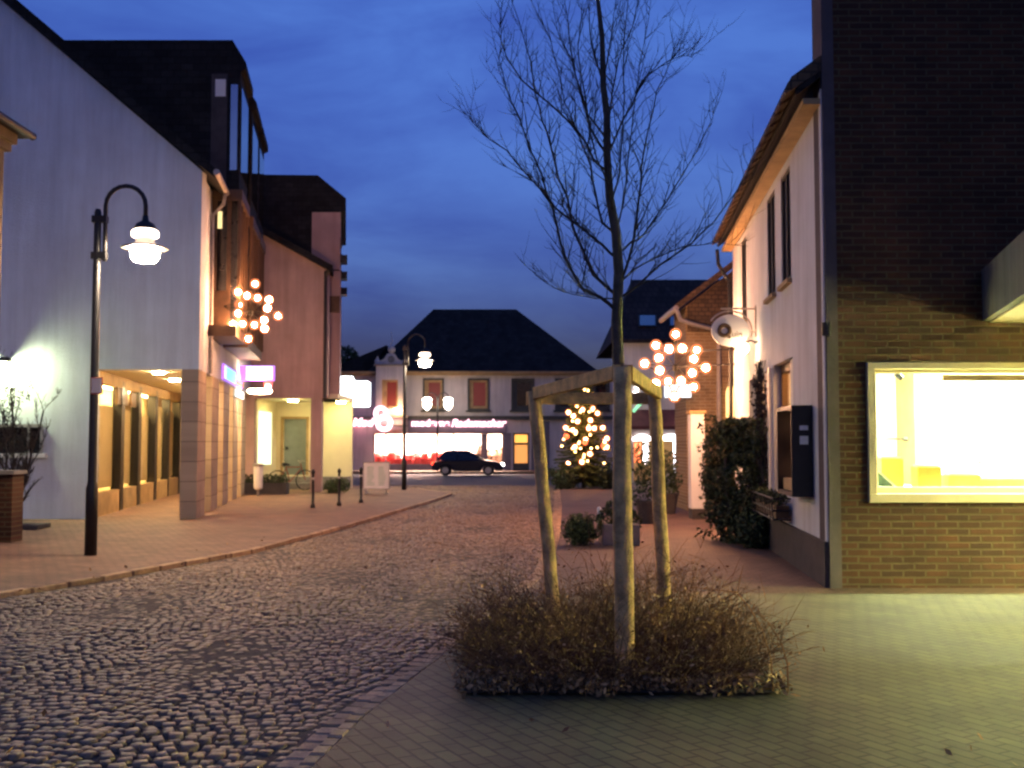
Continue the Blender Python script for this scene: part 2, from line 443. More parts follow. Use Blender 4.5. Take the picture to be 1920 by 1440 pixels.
# the granite setts, laid in segmental arcs: one paving surface
rng = np.random.default_rng(4)
def setts():
    W_ = 1.45
    vs = []; fs = []
    rows = np.arange(3.2, 42.0, 0.094)
    for ri, y0 in enumerate(rows):
        xa = -9.5; xb = 2.2
        x = xa + rng.uniform(0, .1)
        while x < xb:
            w = rng.uniform(0.074, 0.106)
            u = (x + 9.5) / W_
            ph = (u % 1.0) * 2 - 1
            y = y0 + 0.24 * (1 - ph * ph) + rng.normal(0, 0.006) + 0.05 * math.sin(x * 1.7 + y0 * .6)
            x2 = x; x += w
            if y < 3.2 or y > 41.5: continue
            if x2 > interp(kerb, y) - 0.10 or x2 < interp(lkerb, y) + 0.08: continue
            h = 0.0 + rng.normal(0, 0.005) + 0.012 * math.sin(x2 * 2.1) * math.sin(y * 1.3)
            ly = rng.uniform(0.074, 0.084)
            slope = (-2 * ph) * 0.24 * 2 / W_
            a = math.atan(slope) + rng.normal(0, 0.07)
            ca, sa = math.cos(a), math.sin(a)
            hw = w / 2 - 0.007; hl = ly / 2
            base = len(vs)
            cx, cy = x2 + w / 2, y
            tx, ty = rng.normal(0, 0.035, 2)
            def pt(dx, dy, z):
                vs.append((cx + dx * ca - dy * sa, cy + dx * sa + dy * ca, z + dx * tx + dy * ty))
            j = rng.uniform(0.8, 1.05, 4)
            q = [(-1, -1), (1, -1), (1, 1), (-1, 1)]
            for k, (sx, sy) in enumerate(q): pt(sx * hw * j[k], sy * hl * j[k], h - 0.045)
            for k, (sx, sy) in enumerate(q): pt(sx * hw * j[k], sy * hl * j[k], h - 0.008)
            for k, (sx, sy) in enumerate(q): pt(sx * hw * .80 * j[k], sy * hl * .78 * j[k], h)
            for k in range(4):
                k2 = (k + 1) % 4
                fs.append((base + k, base + k2, base + 4 + k2, base + 4 + k))
                fs.append((base + 4 + k, base + 4 + k2, base + 8 + k2, base + 8 + k))
            fs.append((base + 8, base + 9, base + 10, base + 11))
    return vs, fs
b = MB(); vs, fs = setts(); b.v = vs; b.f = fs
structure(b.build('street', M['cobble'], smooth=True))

# gutter of two rows of paler stones along the forecourt, and the edging on the left
def stone_row(path, off, w, l, z, name):
    b = MB()
    pts = [Vector((x + off, y, 0)) for x, y in path]
    for p, q in zip(pts, pts[1:]):
        d = q - p; n = max(1, int(d.length / l)); d2 = d / n
        nx = Vector((d.y, -d.x, 0)).normalized() * w / 2
        for i in range(n):
            a = p + d2 * i + d2 * 0.05; c = p + d2 * (i + 1) - d2 * 0.05
            dz = rng.normal(0, 0.004)
            vs = [a - nx, a + nx, c + nx, c - nx]
            i_ = 0.82
            m = (a + c) / 2
            top = [m + (v - m) * i_ for v in vs]
            b.add([(v.x, v.y, -0.06) for v in vs] + [(v.x, v.y, z - 0.012 + dz) for v in vs] + [(v.x, v.y, z + dz) for v in top],
                  [(0,1,5,4),(1,2,6,5),(2,3,7,6),(3,0,4,7),(4,5,9,8),(5,6,10,9),(6,7,11,10),(7,4,8,11),(8,9,10,11)])
    return structure(b.build(name, M['kerbstone']))
stone_row(kerb, 0.0, 0.13, 0.15, 0.0, 'gutter')
stone_row(kerb, 0.11, 0.09, 0.15, 0.030, 'kerb')
stone_row(lkerb[:11], -0.04, 0.10, 0.5, 0.055, 'kerb')

# ------------------------------------------------------------------ white gable house (left) with arcade
SA = -0.155
def FA(o, a, z):                       # o outwards (to the street), a along the facade, z up
    return (-6.62 + SA * a + o, 22.5 + a, z)
houseA = thing('gable_house', (-9, 26, 0), 'white stuccoed gable house with a columned arcade and slate clad bays, left of the street', 'house')
b = MB()
b.prism([(-22, 0), (-8.85, 0), (-8.85, 3.2), (-6.62, 3.2), (-6.62, 7.45), (-22, 7.45 + .85 * 15.38)], 1, 22.5, 22.85)
wallA = b.build('gable_wall', M['stucco'], houseA)
b = MB(FA)                              # street facade above the arcade
b.wall(1, 0.353, 12.2, 3.2, 7.40, -0.3, 0.0, [(1.7, 3.6, 4.2, 7.4), (4.6, 6.5, 4.2, 7.4), (6.8, 8.7, 4.2, 7.4)])
b.build('street_wall', M['stucco_fine'], houseA)
b = MB(FA)
b.prism([(0.30, 7.26), (0.30, 7.46), (-15.4, 20.80), (-15.4, 20.45), (-0.02, 7.52 )], 1, -0.18, 12.3)
b.build('roof', M['slate_roof'], houseA)
b = MB(FA)
b.tube([(0.34, -0.25, 7.36), (0.34, 1.72, 7.36)], 0.07, 8)
b.tube([(0.34, 1.4, 7.3), (0.30, 1.42, 7.05), (0.06, 1.45, 6.8), (0.06, 1.45, 3.2)], 0.045, 8)
b.build('gutter', M['zinc'], houseA)
# three bays running from the first floor up through the roof
M['timber'] = mat('reddish_bay_timber', (0.09, 0.048, 0.022), 0.6, 0.3, 5, 0.2, 30)
for bi, a0 in enumerate((1.7, 4.6, 6.8)):
    a1 = a0 + 1.9
    b = MB(FA)
    b.prism([(-4.4, 7.0), (0.0, 7.0), (0.0, 7.45), (0.62, 7.45), (0.62, 10.2), (0.74, 10.25), (0.74, 10.42), (0.42, 10.95), (-4.4, 10.95)], 1, a0, a1)
    bay = b.build('bay', M['slate'], houseA)
    b = MB(FA)
    for z in (4.05, 7.2):
        b.box(0.0, 0.70 if z > 5 else 0.62, a0 - (.02 if z > 5 else .30), a1 + .02, z, z + 0.25)
    for o, w in ((0.0, 0.13), (0.36, 0.09), (0.60, 0.07)):
        for aa in (a0, a1 - 0.09):
            b.box(o, o + w, aa, aa + 0.09, 4.3, 7.2)
    for aa in (a0 + .62, a0 + 1.2): b.box(0.58, 0.66, aa, aa + 0.07, 4.3, 7.2)
    b.box(0.13, 0.36, a0 + .005, a0 + .05, 5.0, 5.12); b.box(0.13, 0.36, a0 + .005, a0 + .05, 4.3, 5.0)
    b.build('bay_frame', M['timber'], bay)
    b = MB(FA)
    b.box(0.13, 0.36, a0 + .02, a0 + .04, 5.12, 7.2); b.box(0.45, 0.60, a0 + .02, a0 + .04, 4.3, 7.2)
    b.box(0.60, 0.62, a0 + .09, a1 - .09, 4.3, 7.2)
    b.build('bay_glazing', M['black_glass'], bay)
    b = MB(FA)
    b.box(0.40, 0.56, a0 - .02, a0 - .004, 7.9, 9.9)
    b.box(0.622, 0.64, a0 + .15, a1 - .15, 7.9, 9.9)
    b.build('upper_glazing', M['mirror_pane'], bay)
    b = MB(FA); b.box(-0.05, 0.32, a0 - .015, a0 - .003, 7.6, 10.15); b.build('corner_panel', M['dark_plinth'], bay)
    if bi == 0:
        b = MB(FA); b.box(0.04, 0.28, a0 - .022, a0 - .016, 9.62, 10.02); b.build('small_pane', M['shop_white'], bay)
        M['warm_reflection'] = emit('warm_glass_reflection', (1.0, 0.80, 0.35), 0.16)  # warm reflection in the bay glass, painted as a glowing patch
        b = MB(FA); b.box(0.14, 0.24, a0 + .008, a0 + .018, 6.55, 6.95); b.build('reflection_patch', M['warm_reflection'], bay)
# arcade
b = MB(FA)
b.prism([(-2.9, 3.2), (-0.3, 3.2), (-0.3, 3.4), (-2.9, 3.4)], 1, 0.353, 12.2)
b.build('arcade_ceiling', M['cream'], houseA)
for a in (0.0, 2.35, 4.7, 7.05, 9.4):
    b = MB(FA)
    b.box(-0.36, 0.0 if a else 0.002, a - (.02 if a == 0 else 0), a + 1.25, 0.05, 3.2)
    b.build('pillar', M['stone'], houseA, bevel=0.012)
b = MB(FA)                                        # shopfront set back behind the pillars
b.box(-2.42, -2.22, 0.36, 12.2, 0.05, 0.55); b.box(-2.42, -2.2, 0.36, 12.2, 2.95, 3.2)
shopA = b.build('shopfront', M['soffit'], houseA)
for k, a in enumerate((0.36, 2.8, 4.9, 7.3, 9.6, 11.6)):
    b = MB(FA); b.box(-2.44, -2.20, a, a + (.36 if k in (1, 2, 3) else .16), 0.05, 3.1); b.build('shopfront_post', M['dark_metal'], shopA)
b = MB(FA); b.box(-2.36, -2.33, 0.52, 11.6, 0.55, 2.95); b.build('shopfront_glass', glass('shopfront_glass', (0.95, 0.92, 0.84), 0.05, graze=0.12), shopA)
b = MB(FA)
b.box(-3.3, -3.2, 0.36, 12.2, 0, 3.2); b.box(-3.2, -2.45, 0.36, 0.4, 0, 3.2); b.box(-3.2, -2.45, .4, 12.2, 0.0, 0.5)
b.build('shop_interior', M['cream'], shopA)
for a, a2, z0, z1 in ((.6, 2.75, .62, 2.5), (3.2, 4.85, .62, 2.75), (5.3, 7.25, .62, 2.4), (7.7, 9.5, .62, 2.7), (9.8, 11.5, .62, 2.6)):
    b = MB(FA); b.box(-2.42, -2.40, a, a2, z0, z1); b.build('window_blind', M['cream'], shopA)
for a, z0, z1 in ((.9, 1.1, 1.55), (.9, 1.75, 2.35), (3.4, .7, 1.0), (5.9, .7, 1.3)):
    b = MB(FA); b.box(-2.395, -2.385, a, a + .5, z0, z1); b.build('poster', M['white_paint'], shopA)
b = MB(FA); b.box(-2.29, -2.22, 4.02, 4.6, 2.55, 2.9); b.box(-2.29, -2.22, 2.45, 3.6, 2.55, 2.95); b.build('blind_box', M['wood'], shopA)
M['arcade_lamp'] = emit('arcade_downlight', (1.0, 0.70, 0.38), 66)
for a, o in ((0.9, -1.0), (3.6, -1.1), (6.2, -1.1), (8.8, -1.1)):
    b = MB(FA); b.lathe([(0.13, 3.165), (0.12, 3.199)], (o, a, 0), 20); b.build('downlight', M['arcade_lamp'], houseA)
M['shoplight'] = emit('shop_ceiling_lamp', (1.0, 0.75, 0.35), 9)
b = MB(FA); b.box(-2.9, -2.7, 1.2, 10.5, 3.0, 3.06); b.build('shop_lamp', M['shoplight'], shopA)
# small window in the gable wall, left
p0 = at(-40, 797, 22.5); p1 = at(80, 850, 22.5)
b = MB(); b.box(p0.x, p1.x, 22.46, 22.49, p1.z, p0.z)
wn = b.build('window', M['black_glass'], houseA)
b = MB()
b.box(p0.x, p1.x + .1, 22.40, 22.499, p1.z - .09, p1.z); b.build('sill', M['white_paint'], wn)
b = MB(); b.box(p0.x, p1.x + .02, 22.43, 22.46, p0.z - .05, p0.z + .02); b.box(p1.x - .3, p1.x - .26, 22.43, 22.46, p1.z, p0.z); b.box(p1.x-.04, p1.x + .02, 22.44, 22.46, p1.z, p0.z); b.build('window_frame', M['zinc'], wn)

# wall lamp on the gable
p = at(6, 690, 22.3)
wl = thing('wall_lamp', (p.x, 22.49, p.z), 'bright wall lamp with dark cap low on the white gable', 'lamp')
b = MB(); b.lathe([(0.02, 0.22), (0.17, 0.20), (0.20, 0.14), (0.20, 0.12)], (p.x, 22.25, p.z), 20); b.box(p.x - .03, p.x + .03, 22.25, 22.5, p.z + .2, p.z + .24)
b.build('lamp_cap', M['dark_metal'], wl)
M['wall_lamp'] = emit('wall_lamp_globe', (0.92, 1.0, 0.55), 42)
b = MB(); b.ball((p.x, 22.25, p.z), 0.15, 16); b.build('lamp_globe', M['wall_lamp'], wl, True)

# ------------------------------------------------------------------ pink gable house with passage (second on the left)
def FB(o, a, z):
    return (-6.02 + SA * a + o, 34.7 + a, z)
houseB = thing('gable_house', (-8, 37, 0), 'pink rendered gable house with a lit yellow passage, behind the slate clad bays', 'house')
b = MB()
zt = 7.3
b.prism([(-13, 0), (-8.38, 0), (-8.38, 3.1), (-6.02, 3.1), (-6.02, zt), (-13, zt + .56 * 6.98)], 1, 34.7, 35.0)
b.build('gable_wall', M['pink'], houseB)
b = MB(FB)
b.prism([(0.15, zt - .1), (0.15, zt + .12), (-7.0, zt + .12 + .56 * 7.1), (-7.0, zt - .1 + .56 * 7.1)], 1, -0.2, 9)
b.build('roof', M['slate_roof'], houseB)
b = MB(FB); b.box(-0.3, 0.0, .302, 9, 3.1, zt); b.build('street_wall', M['pink'], houseB)
b = MB(FB)
b.prism([(-5, 7.4), (-0.02, 7.4), (0.36, 7.4), (0.36, 9.4), (0.56, 9.42), (0.56, 9.86), (-0.4, 10.65), (-5, 10.7)], 1, 0.8, 7)
bayB = b.build('bay', M['slate'], houseB)
b = MB(FB); b.box(-0.58, 0.38, 0.77, 0.798, 7.45, 9.38); b.build('bay_panel', M['pink'], bayB)
b = MB(FB); b.box(0.003, 0.40, 0.8, 7, 3.1, 7.4); b.box(0.36, 0.38, 0.8, 7, 7.4, 9.4); b.build('bay_wall', M['pink'], bayB)
b = MB(FB); b.box(0.005, 0.38, .76, .797, 6.0, 6.55); b.build('window_panel', M['timber'], bayB)
b = MB(FB)
for k in range(3):
    b.box(0.40, 0.62, 0.9 + k * .7, 1.5 + k * .7, 7.72 - .45 * k, 7.96 - .45 * k)
    b.box(0.38, 0.44, 0.85 + k * .7, 1.55 + k * .7, 8.3 - .45 * k, 8.55 - .45 * k)
b.build('balcony_boxes', M['dark_metal'], bayB)
b = MB(); b.tube([(-6.09, 34.64, 7.25), (-6.09, 34.64, 3.1)], 0.055, 8); b.tube([(-6.0, 34.6, 7.3), (-6.09, 34.64, 7.1)], 0.06, 8)
b.build('downpipe', M['dark_metal'], houseB)
b = MB(); b.box(-6.55, -6.2, 34.72, 35.07, 0.05, 3.098); b.build('pillar', M['pink'], houseB)
# passage
b = MB()
b.wall(0, -8.5, -5.72, 0.05, 3.1, 38.2, 38.4, [(-8.17, -7.35, 0.5, 2.5)])
b.box(-8.62, -8.42, 35.0, 38.2, 0.05, 3.1)
b.box(-8.6, -5.72, 35.002, 38.4, 3.1, 3.25)
b.build('passage_wall', M['cream'], houseB)
b = MB(); b.box(-8.17, -7.35, 38.3, 38.36, 0.5, 2.5)
M['door_grey'] = mat('grey_green_door', (0.16, 0.19, 0.17), 0.35, 0.15, 3)
door = b.build('door', M['door_grey'], houseB)
b = MB(); b.wall(0, -8.27, -7.27, 0.5, 2.58, 38.15, 38.2, [(-8.17, -7.35, 0.5, 2.5)]); b.build('door_frame', M['soffit'], door)
b = MB(); b.box(-8.12, -8.02, 38.26, 38.3, 1.4, 1.5); b.box(-8.1, -8.0, 38.2, 38.26, 1.44, 1.47); b.build('handle', M['dark_metal'], door)
b = MB(); b.box(-8.6, -5.75, 36.9, 38.15, 0.05, 0.25); b.box(-8.6, -5.75, 37.4, 38.15, 0.25, 0.45); b.build('steps', M['concrete'], houseB)
b = MB(); b.box(-8.418, -8.40, 35.4, 37.3, 0.9, 2.7)
M['greenlit'] = emit('lit_side_window', (0.85, 1.0, 0.65), 0.2)
b.build('side_window', M['greenlit'], houseB)
b = MB(); b.box(-7.12, -6.75, 38.16, 38.198, 1.45, 2.25); b.build('notice_panel', M['soffit'], houseB)
b = MB(); b.box(-8.9, -8.42, 34.66, 34.698, 0.05, 0.45); b.build('plinth', M['dark_plinth'], houseB)
M['passage_lamp'] = emit('passage_lamp', (1.0, 0.86, 0.34), 16)
for x, y in ((-7.4, 36.0), (-6.0, 37.4)):
    b = MB(); b.lathe([(0.16, 3.03), (0.15, 3.098)], (x, y, 0), 18); b.build('ceiling_lamp', M['passage_lamp'], houseB)

# downpipe between the two houses
b = MB(); q = at(450, 742, 33.5); b.tube([(q.x, 33.5, 0.05), (q.x, 33.5, q.z)], 0.06, 8)
b.build('downpipe', M['white_paint'], houseA)

# ------------------------------------------------------------------ signs on the left
M['blue_sign'] = emit('blue_sign_face', (0.06, 0.55, 1.0), 0.22)
M['white_sign'] = emit('white_sign_face', (0.62, 0.86, 1.0), 0.20)
M['big_sign'] = emit('big_white_sign', (0.86, 0.97, 1.0), 0.9)
M['violet_sign'] = emit('violet_sign_case', (0.32, 0.10, 0.9), 0.22)
M['red_sign'] = emit('red_sign_mark', (1.0, 0.08, 0.08), 0.3)
M['sign_ink'] = mat('blue_sign_ink', (0.03, 0.07, 0.3), 0.5)
s = thing('illuminated_sign', FA(0.05, 6, 3.2), 'glowing blue and violet sign lying flat along the arcade beam', 'sign')
b = MB(FA); b.box(0.012, 0.05, 4.1, 8.9, 3.24, 3.62); b.build('sign_case', M['violet_sign'], s)
b = MB(FA); b.box(0.05, 0.07, 4.3, 6.9, 3.27, 3.58); b.build('sign_panel', M['blue_sign'], s)
b = MB(FA); b.box(0.05, 0.072, 6.95, 8.8, 3.26, 3.38); b.build('red_band', M['red_sign'], s)
text('H', lambda x, d, z: FA(0.075 + d, 4.15 + x, 3.27 + z), 0.45, 0.01, M['white_sign'], 'lettering', s, bold=0.01)
text('m', lambda x, d, z: FA(0.075 + d, 7.4 + x, 3.42 + z), 0.5, 0.01, M['white_sign'], 'lettering', s, bold=0.01)
b = MB(FA); b.box(0.05, 0.09, 6.9, 9.0, 2.93, 3.12); b.build('lamp_strip', M['white_sign'], s)

q0 = at(462, 687, 31); q1 = at(512, 712, 31)
s = thing('projecting_sign', (q0.x, 31, q0.z), 'small white box sign with red disc sticking out over the arcade', 'sign')
b = MB(); b.box(q0.x - .2, q1.x + .02, 31.02, 31.14, q1.z - .02, q0.z + .02); b.build('sign_case', M['violet_sign'], s)
b = MB(); b.box(q0.x, q1.x - .02, 31.0, 31.02, q1.z + .01, q0.z); b.build('sign_panel', M['white_sign'], s)
q = at(503, 720, 30.95); b = MB(); b.lathe([(0.12, -.02), (0.12, .02)], (q.x, 30.97, q.z), 20, 'y'); b.build('red_disc', M['red_sign'], s)
q = at(503, 726, 30.92); b = MB(); b.lathe([(0.09, -.02), (0.09, .02)], (q.x, 30.93, q.z), 20, 'y'); b.build('white_disc', M['white_sign'], s)
q = at(466, 702, 30.98)
text('Hirsch', lambda x, d, z: (q.x + x, 30.995 - d, q.z + z), 0.13, 0.01, M['sign_ink'], 'lettering', s)
q = at(487, 733, 31)
s = tag(MB().lathe([(0.02, -.09), (.30, -.07), (.36, 0), (.30, .05), (.02, .06)], (q.x, 31.0, q.z), 24).build('oval_lamp', M['white_lamp'], None, True), 'flat white oval lamp glowing beneath the small box sign', 'lamp')

# big white lit sign box at the end of the pink house
q0 = at(636, 706, 41); q1 = at(694, 763, 41)
s = thing('projecting_sign', (q0.x, 41, q0.z), 'large glowing white sign box with raised tab beside the pink house', 'sign')
b = MB(); zt_ = q0.z - 0.18
b.prism([(q0.x, q1.z + .06), (q0.x + .08, q1.z), (q1.x - .05, q1.z), (q1.x, q1.z + .05), (q1.x, zt_ - .07), (q1.x - .1, zt_), (q0.x + .62, zt_), (q0.x + .52, q0.z), (q0.x, q0.z)], 1, 40.9, 41.05)
b.build('sign_face', M['big_sign'], s)
b = MB(); b.box(q0.x - .5, q0.x + .1, 41.0, 41.06, q0.z + .02, q0.z + .07); b.box(q0.x + .02, q1.x - .02, 41.05, 41.1, q1.z + .02, zt_ - .02); b.build('bracket', M['dark_metal'], s)

# ------------------------------------------------------------------ street lamps
def street_lamp(px, base_y, label, ym=1.0):
    p = at(px, base_y, 0); d = CAM_H * 1.0
    return None
def make_lamp(x, y, label):
    t = thing('street_lamp', (x, y, 0.05), label, 'street lamp', 'single arm street lamps')
    b = MB(); b.lathe([(0.085, 0.05), (0.085, 1.0), (0.07, 1.05), (0.062, 1.1), (0.05, 4.98), (0.035, 5.03)], (x, y, 0), 14)
    b.build('pole', M['dark_metal'], t, True)
    ax = x + 0.11
    for z in (4.35, 4.88):
        b = MB(); b.box(x - .075, ax + .03, y - .05, y + .05, z - .05, z + .05); b.build('clamp', M['dark_metal'], t)
    b = MB()
    R_ = 0.29
    pts = [(ax, y, 4.27), (ax, y, 4.75), (ax, y, 5.08)] + [(ax + R_ - R_ * math.cos(k * math.pi / 10), y, 5.08 + R_ * math.sin(k * math.pi / 10)) for k in range(1, 11)] + [(ax + 2 * R_, y, 4.9)]
    b.tube(pts, 0.032, 10); b.build('arm', M['dark_metal'], t, True)
    hx = ax + 2 * R_
    b = MB(); b.lathe([(0.04, 4.93), (0.05, 4.86), (0.13, 4.81), (0.165, 4.74), (0.165, 4.73)], (hx, y, 0), 20); b.build('lamp_cap', M['dark_metal'], t, True)
    b = MB(); b.lathe([(0.15, 4.729), (0.19, 4.70), (0.19, 4.63), (0.15, 4.605)], (hx, y, 0), 22); b.build('lamp_ring', M['ring_glow'], t, True)
    b = MB(); b.lathe([(0.13, 4.604), (0.13, 4.54), (0.17, 4.525), (0.33, 4.465), (0.33, 4.45), (0.18, 4.47)], (hx, y, 0), 28); b.build('brim', M['zinc'], t, True)
    b = MB(); b.lathe([(0.175, 4.469), (0.20, 4.40), (0.195, 4.33), (0.15, 4.265), (0.02, 4.24)], (hx, y, 0), 22); b.build('globe', M['lamp_glow'], t, True)
    return t
lamp1 = make_lamp(-6.0, 15.3, 'tall dark street lamp with curved arm on the near left pavement')
lamp2 = copy_thing(lamp1, (-3.68, 36.5, 0.05), 'distant dark street lamp with curved arm in front of the hip roofed shop')
# small notice on the near pole
q = at(181, 723, 15.2)
s = thing('notice_plate', (q.x, 15.22, q.z), 'small white plate with red edge fixed to the near street lamp', 'sign')
b = MB(); b.box(q.x - .085, q.x + .085, 15.2, 15.215, q.z - .12, q.z + .12); b.build('border', mat('red_edge', (0.4, 0.06, 0.04), 0.5), s)
b = MB(); b.box(q.x - .07, q.x + .07, 15.19, 15.2, q.z - .105, q.z + .105); b.build('plate', M['white_paint'], s)

# twin lamp far off
x = at(819, 800, 57).x
t = thing('twin_street_lamp', (x, 57, 0), 'far twin armed street lamp standing before the lit shop windows', 'street lamp')
b = MB(); b.tube([(x, 57.6, 0), (x, 57.6, 4.1)], 0.05, 8); b.build('pole', M['dark_metal'], t)
for sx in (-1, 1):
    hx = x + sx * .57
    b = MB(); b.tube([(x, 57.6, 3.9), (x + sx * .1, 57.6, 4.25), (x + sx * .35, 57.6, 4.38), (hx, 57.6, 4.22), (hx, 57.6, 4.1)], 0.03, 6); b.build('arm', M['dark_metal'], t)
    b = MB(); b.lathe([(0.16, 4.08), (0.25, 4.0), (0.25, 3.9), (0.14, 3.86), (0.24, 3.8), (0.22, 3.6), (0.1, 3.45), (.02, 3.4)], (hx, 57.6, 0), 16); b.build('lamp_globe', emit('far_lamp', (1.0, .84, .66), 2.5), t, True)

# ------------------------------------------------------------------ christmas stars
def star(cx, cy, cz, rot, label, arm_to, br=0.062, roll=0.0, unlit=(), seed=1):
    rs = random.Random(seed)
    t = thing('christmas_star', (cx, cy, cz), label, 'christmas star', 'lit christmas stars above the street')
    ca, sa = math.cos(rot), math.sin(rot)
    tip = []; inn = []
    for k in range(8):
        r = 0.62 if k % 2 == 0 else 0.52
        a = k * math.pi / 4 + roll
        tip.append((r * math.sin(a), r * math.cos(a)))
        a2 = a + math.pi / 8
        inn.append((0.34 * math.sin(a2), 0.34 * math.cos(a2)))
    def w(p, o=0.0): return (cx + p[0] * ca - o * sa, cy + p[0] * sa + o * ca, cz + p[1])
    b = MB()
    for k in range(8):
        b.tube([w(tip[k]), w(inn[k])], 0.012, 5); b.tube([w(inn[k]), w(tip[(k + 1) % 8])], 0.012, 5)
        b.tube([w((0, 0)), w(tip[k])], 0.01, 5)
    b.tube([w((0, 0)), w((0, -0.1))], 0.05, 8)
    b.build('star_frame', M['black_wire'], t)
    for z in (0.28, -0.02):
        b = MB(); b.tube([(cx, cy + .02, cz + z), (arm_to[0], arm_to[1], cz + z + .06)], 0.016, 6); b.build('bracket_arm', M['dark_metal'], t)
    for k, p in enumerate(tip + inn):
        if k in unlit: continue
        c_ = w((p[0] + rs.gauss(0, .02), p[1] + rs.gauss(0, .02)), -0.06 + rs.gauss(0, .03))
        b = MB(); b.ball(c_, br * rs.uniform(.85, 1.12), 12); o = b.build('bulb', M['bulb'], t, True)
        b = MB(); b.ball(c_, br * 1.95, 12); b.build('halo_shell', M['bulb_halo'], o, True)  # bloom around the bulb, drawn as a glowing shell
    return t
q = at(470, 583, 24.4); star(q.x, 24.4, q.z, R(28), 'glowing eight pointed star on the white gable house facade, over the blue sign', (FA(0.6, 2.0, 0)[0], 24.7), roll=R(7), unlit=(6,), seed=4)
q = at(1266, 686, 21.0); star(q.x, 21.0, q.z, R(-3), 'glowing eight pointed star on the right, near the oval hanging sign', (4.43, 21.1), roll=R(3), seed=9)
q0 = at(1247, 721, 25); q1 = at(1296, 745, 25)
s = thing('box_sign', (q0.x, 25, q0.z), 'small glowing white box sign directly below the right hand star', 'sign')
b = MB(); b.box(q0.x, q1.x, 25.0, 25.14, q1.z, q0.z); b.build('sign_face', M['white_sign'], s)
b = MB(); b.box(q0.x + .1, 4.2, 25.05, 25.09, q0.z + .001, q0.z + .04); b.build('bracket', M['dark_metal'], s)

# ------------------------------------------------------------------ hip roofed shop house at the end of the street
YC = 60.0
def cx(px): return (px - 960) / F * YC
def cz(py): return CAM_H + (830 - py) / F * YC
M['cwall'] = mat('pale_shop_render', (0.60, 0.55, 0.52), 0.9, 0.10, 1.0, 0.2, 20, spec=0.2, streak=0.2)
M['ctrim'] = mat('dark_green_trim', (0.06, 0.06, 0.05), 0.7, 0.2, 4)
M['cdark'] = mat('grey_shop_fascia', (0.14, 0.13, 0.16), 0.7, 0.15, 3)
hc = thing('shop_house', (0, YC, 0), 'wide two storey shop house with dark hipped roof at the end of the street', 'house')
wins = [(718, 748), (796, 829), (880, 914), (962, 999), (1044, 1078), (1110, 1140)]
holes = [(cx(a), cx(c), cz(766), cz(713)) for a, c in wins]
b = MB()
b.wall(0, cx(560), cx(1175), cz(783), cz(700), YC, YC + .3, holes)
b.wall(0, cx(560), cx(1175), 0.1, cz(783), YC, YC + .3, [(cx(700), cx(944), cz(872), cz(814)), (cx(962), cx(992), .1, cz(812))])
b.build('front_wall', M['cwall'], hc)
for k, (a, c) in enumerate(wins):
    b = MB(); o = .10
    b.wall(0, cx(a) - o, cx(c) + o, cz(766) - o, cz(713) + o, YC - .06, YC - .001, [(cx(a), cx(c), cz(766), cz(713))])
    b.box(cx(a) - .2, cx(c) + .2, YC - .14, YC - .002, cz(766) - .2, cz(766) - o)
    w_ = b.build('window', M['ctrim'], hc)
    b = MB(); b.box(cx(a), cx(c), YC + .12, YC + .14, cz(766), cz(713))
    b.build('pane', M['black_glass'] if k >= 3 else emit('curtained_pane', (.11, .016, .012), .10), w_)
    b = MB(); b.wall(0, cx(a), cx(c), cz(766), cz(713), YC + .06, YC + .118, [(cx(a) + .22, cx(c) - .12, cz(766) + .15, cz(713) - .12)]); b.build('casement', M['soffit'] if k < 3 else M['ctrim'], w_)
b = MB()
ex0, ex1, ez = cx(545), cx(1122), cz(697)
rz = cz(578) * 1.0
yb = YC + 9
rx0, rx1 = cx(800) , cx(978)
ridge_y = YC + 4.4
rz = CAM_H + (830 - 579) / F * ridge_y
rx0 = (812 - 960) / F * ridge_y; rx1 = (968 - 960) / F * ridge_y
v = [(cx(690), YC - .4, ez), (ex1, YC - .4, ez), (ex1, yb, ez), (cx(690), yb, ez), (rx0, ridge_y, rz), (rx1, ridge_y, rz)]
b.add(v, [(0, 1, 5, 4), (1, 2, 5), (2, 3, 4, 5), (3, 0, 4), (0, 3, 2, 1)])
b.prism([(cx(545), ez), (cx(690), ez), (cx(690), ez + .1), (cx(720), ez + 1.6), (cx(620), ez + .35), (cx(545), ez + .05)], 1, YC + 1.0, yb)
b.build('roof', M['slate_roof'], hc)
b = MB(); b.box(cx(560), ex1, YC - .35, YC - .002, ez - .2, ez - .02); b.box(cx(560), ex1 + .05, YC - .45, YC - .352, ez - .12, ez); b.build('eaves', M['soffit'], hc)
b = MB(); b.box(cx(765), cx(1175), YC - .25, YC - .003, cz(787), cz(780)); b.box(cx(640), cx(705), YC - .2, YC - .003, cz(787), cz(781)); b.build('cornice', M['ctrim'], hc)
b = MB(); b.box(cx(765), cx(950), YC - .08, YC - .003, cz(812), cz(787)); b.build('fascia', M['cdark'], hc)
b = MB(); b.box(cx(944) + .01, cx(958), YC - .05, YC - .002, .1, cz(812)); b.box(cx(996), cx(1030), YC - .05, YC - .002, .1, cz(790)); b.box(cx(700), cx(944), YC - .05, YC - .002, .1, cz(872)); b.build('base_panel', M['cdark'], hc)
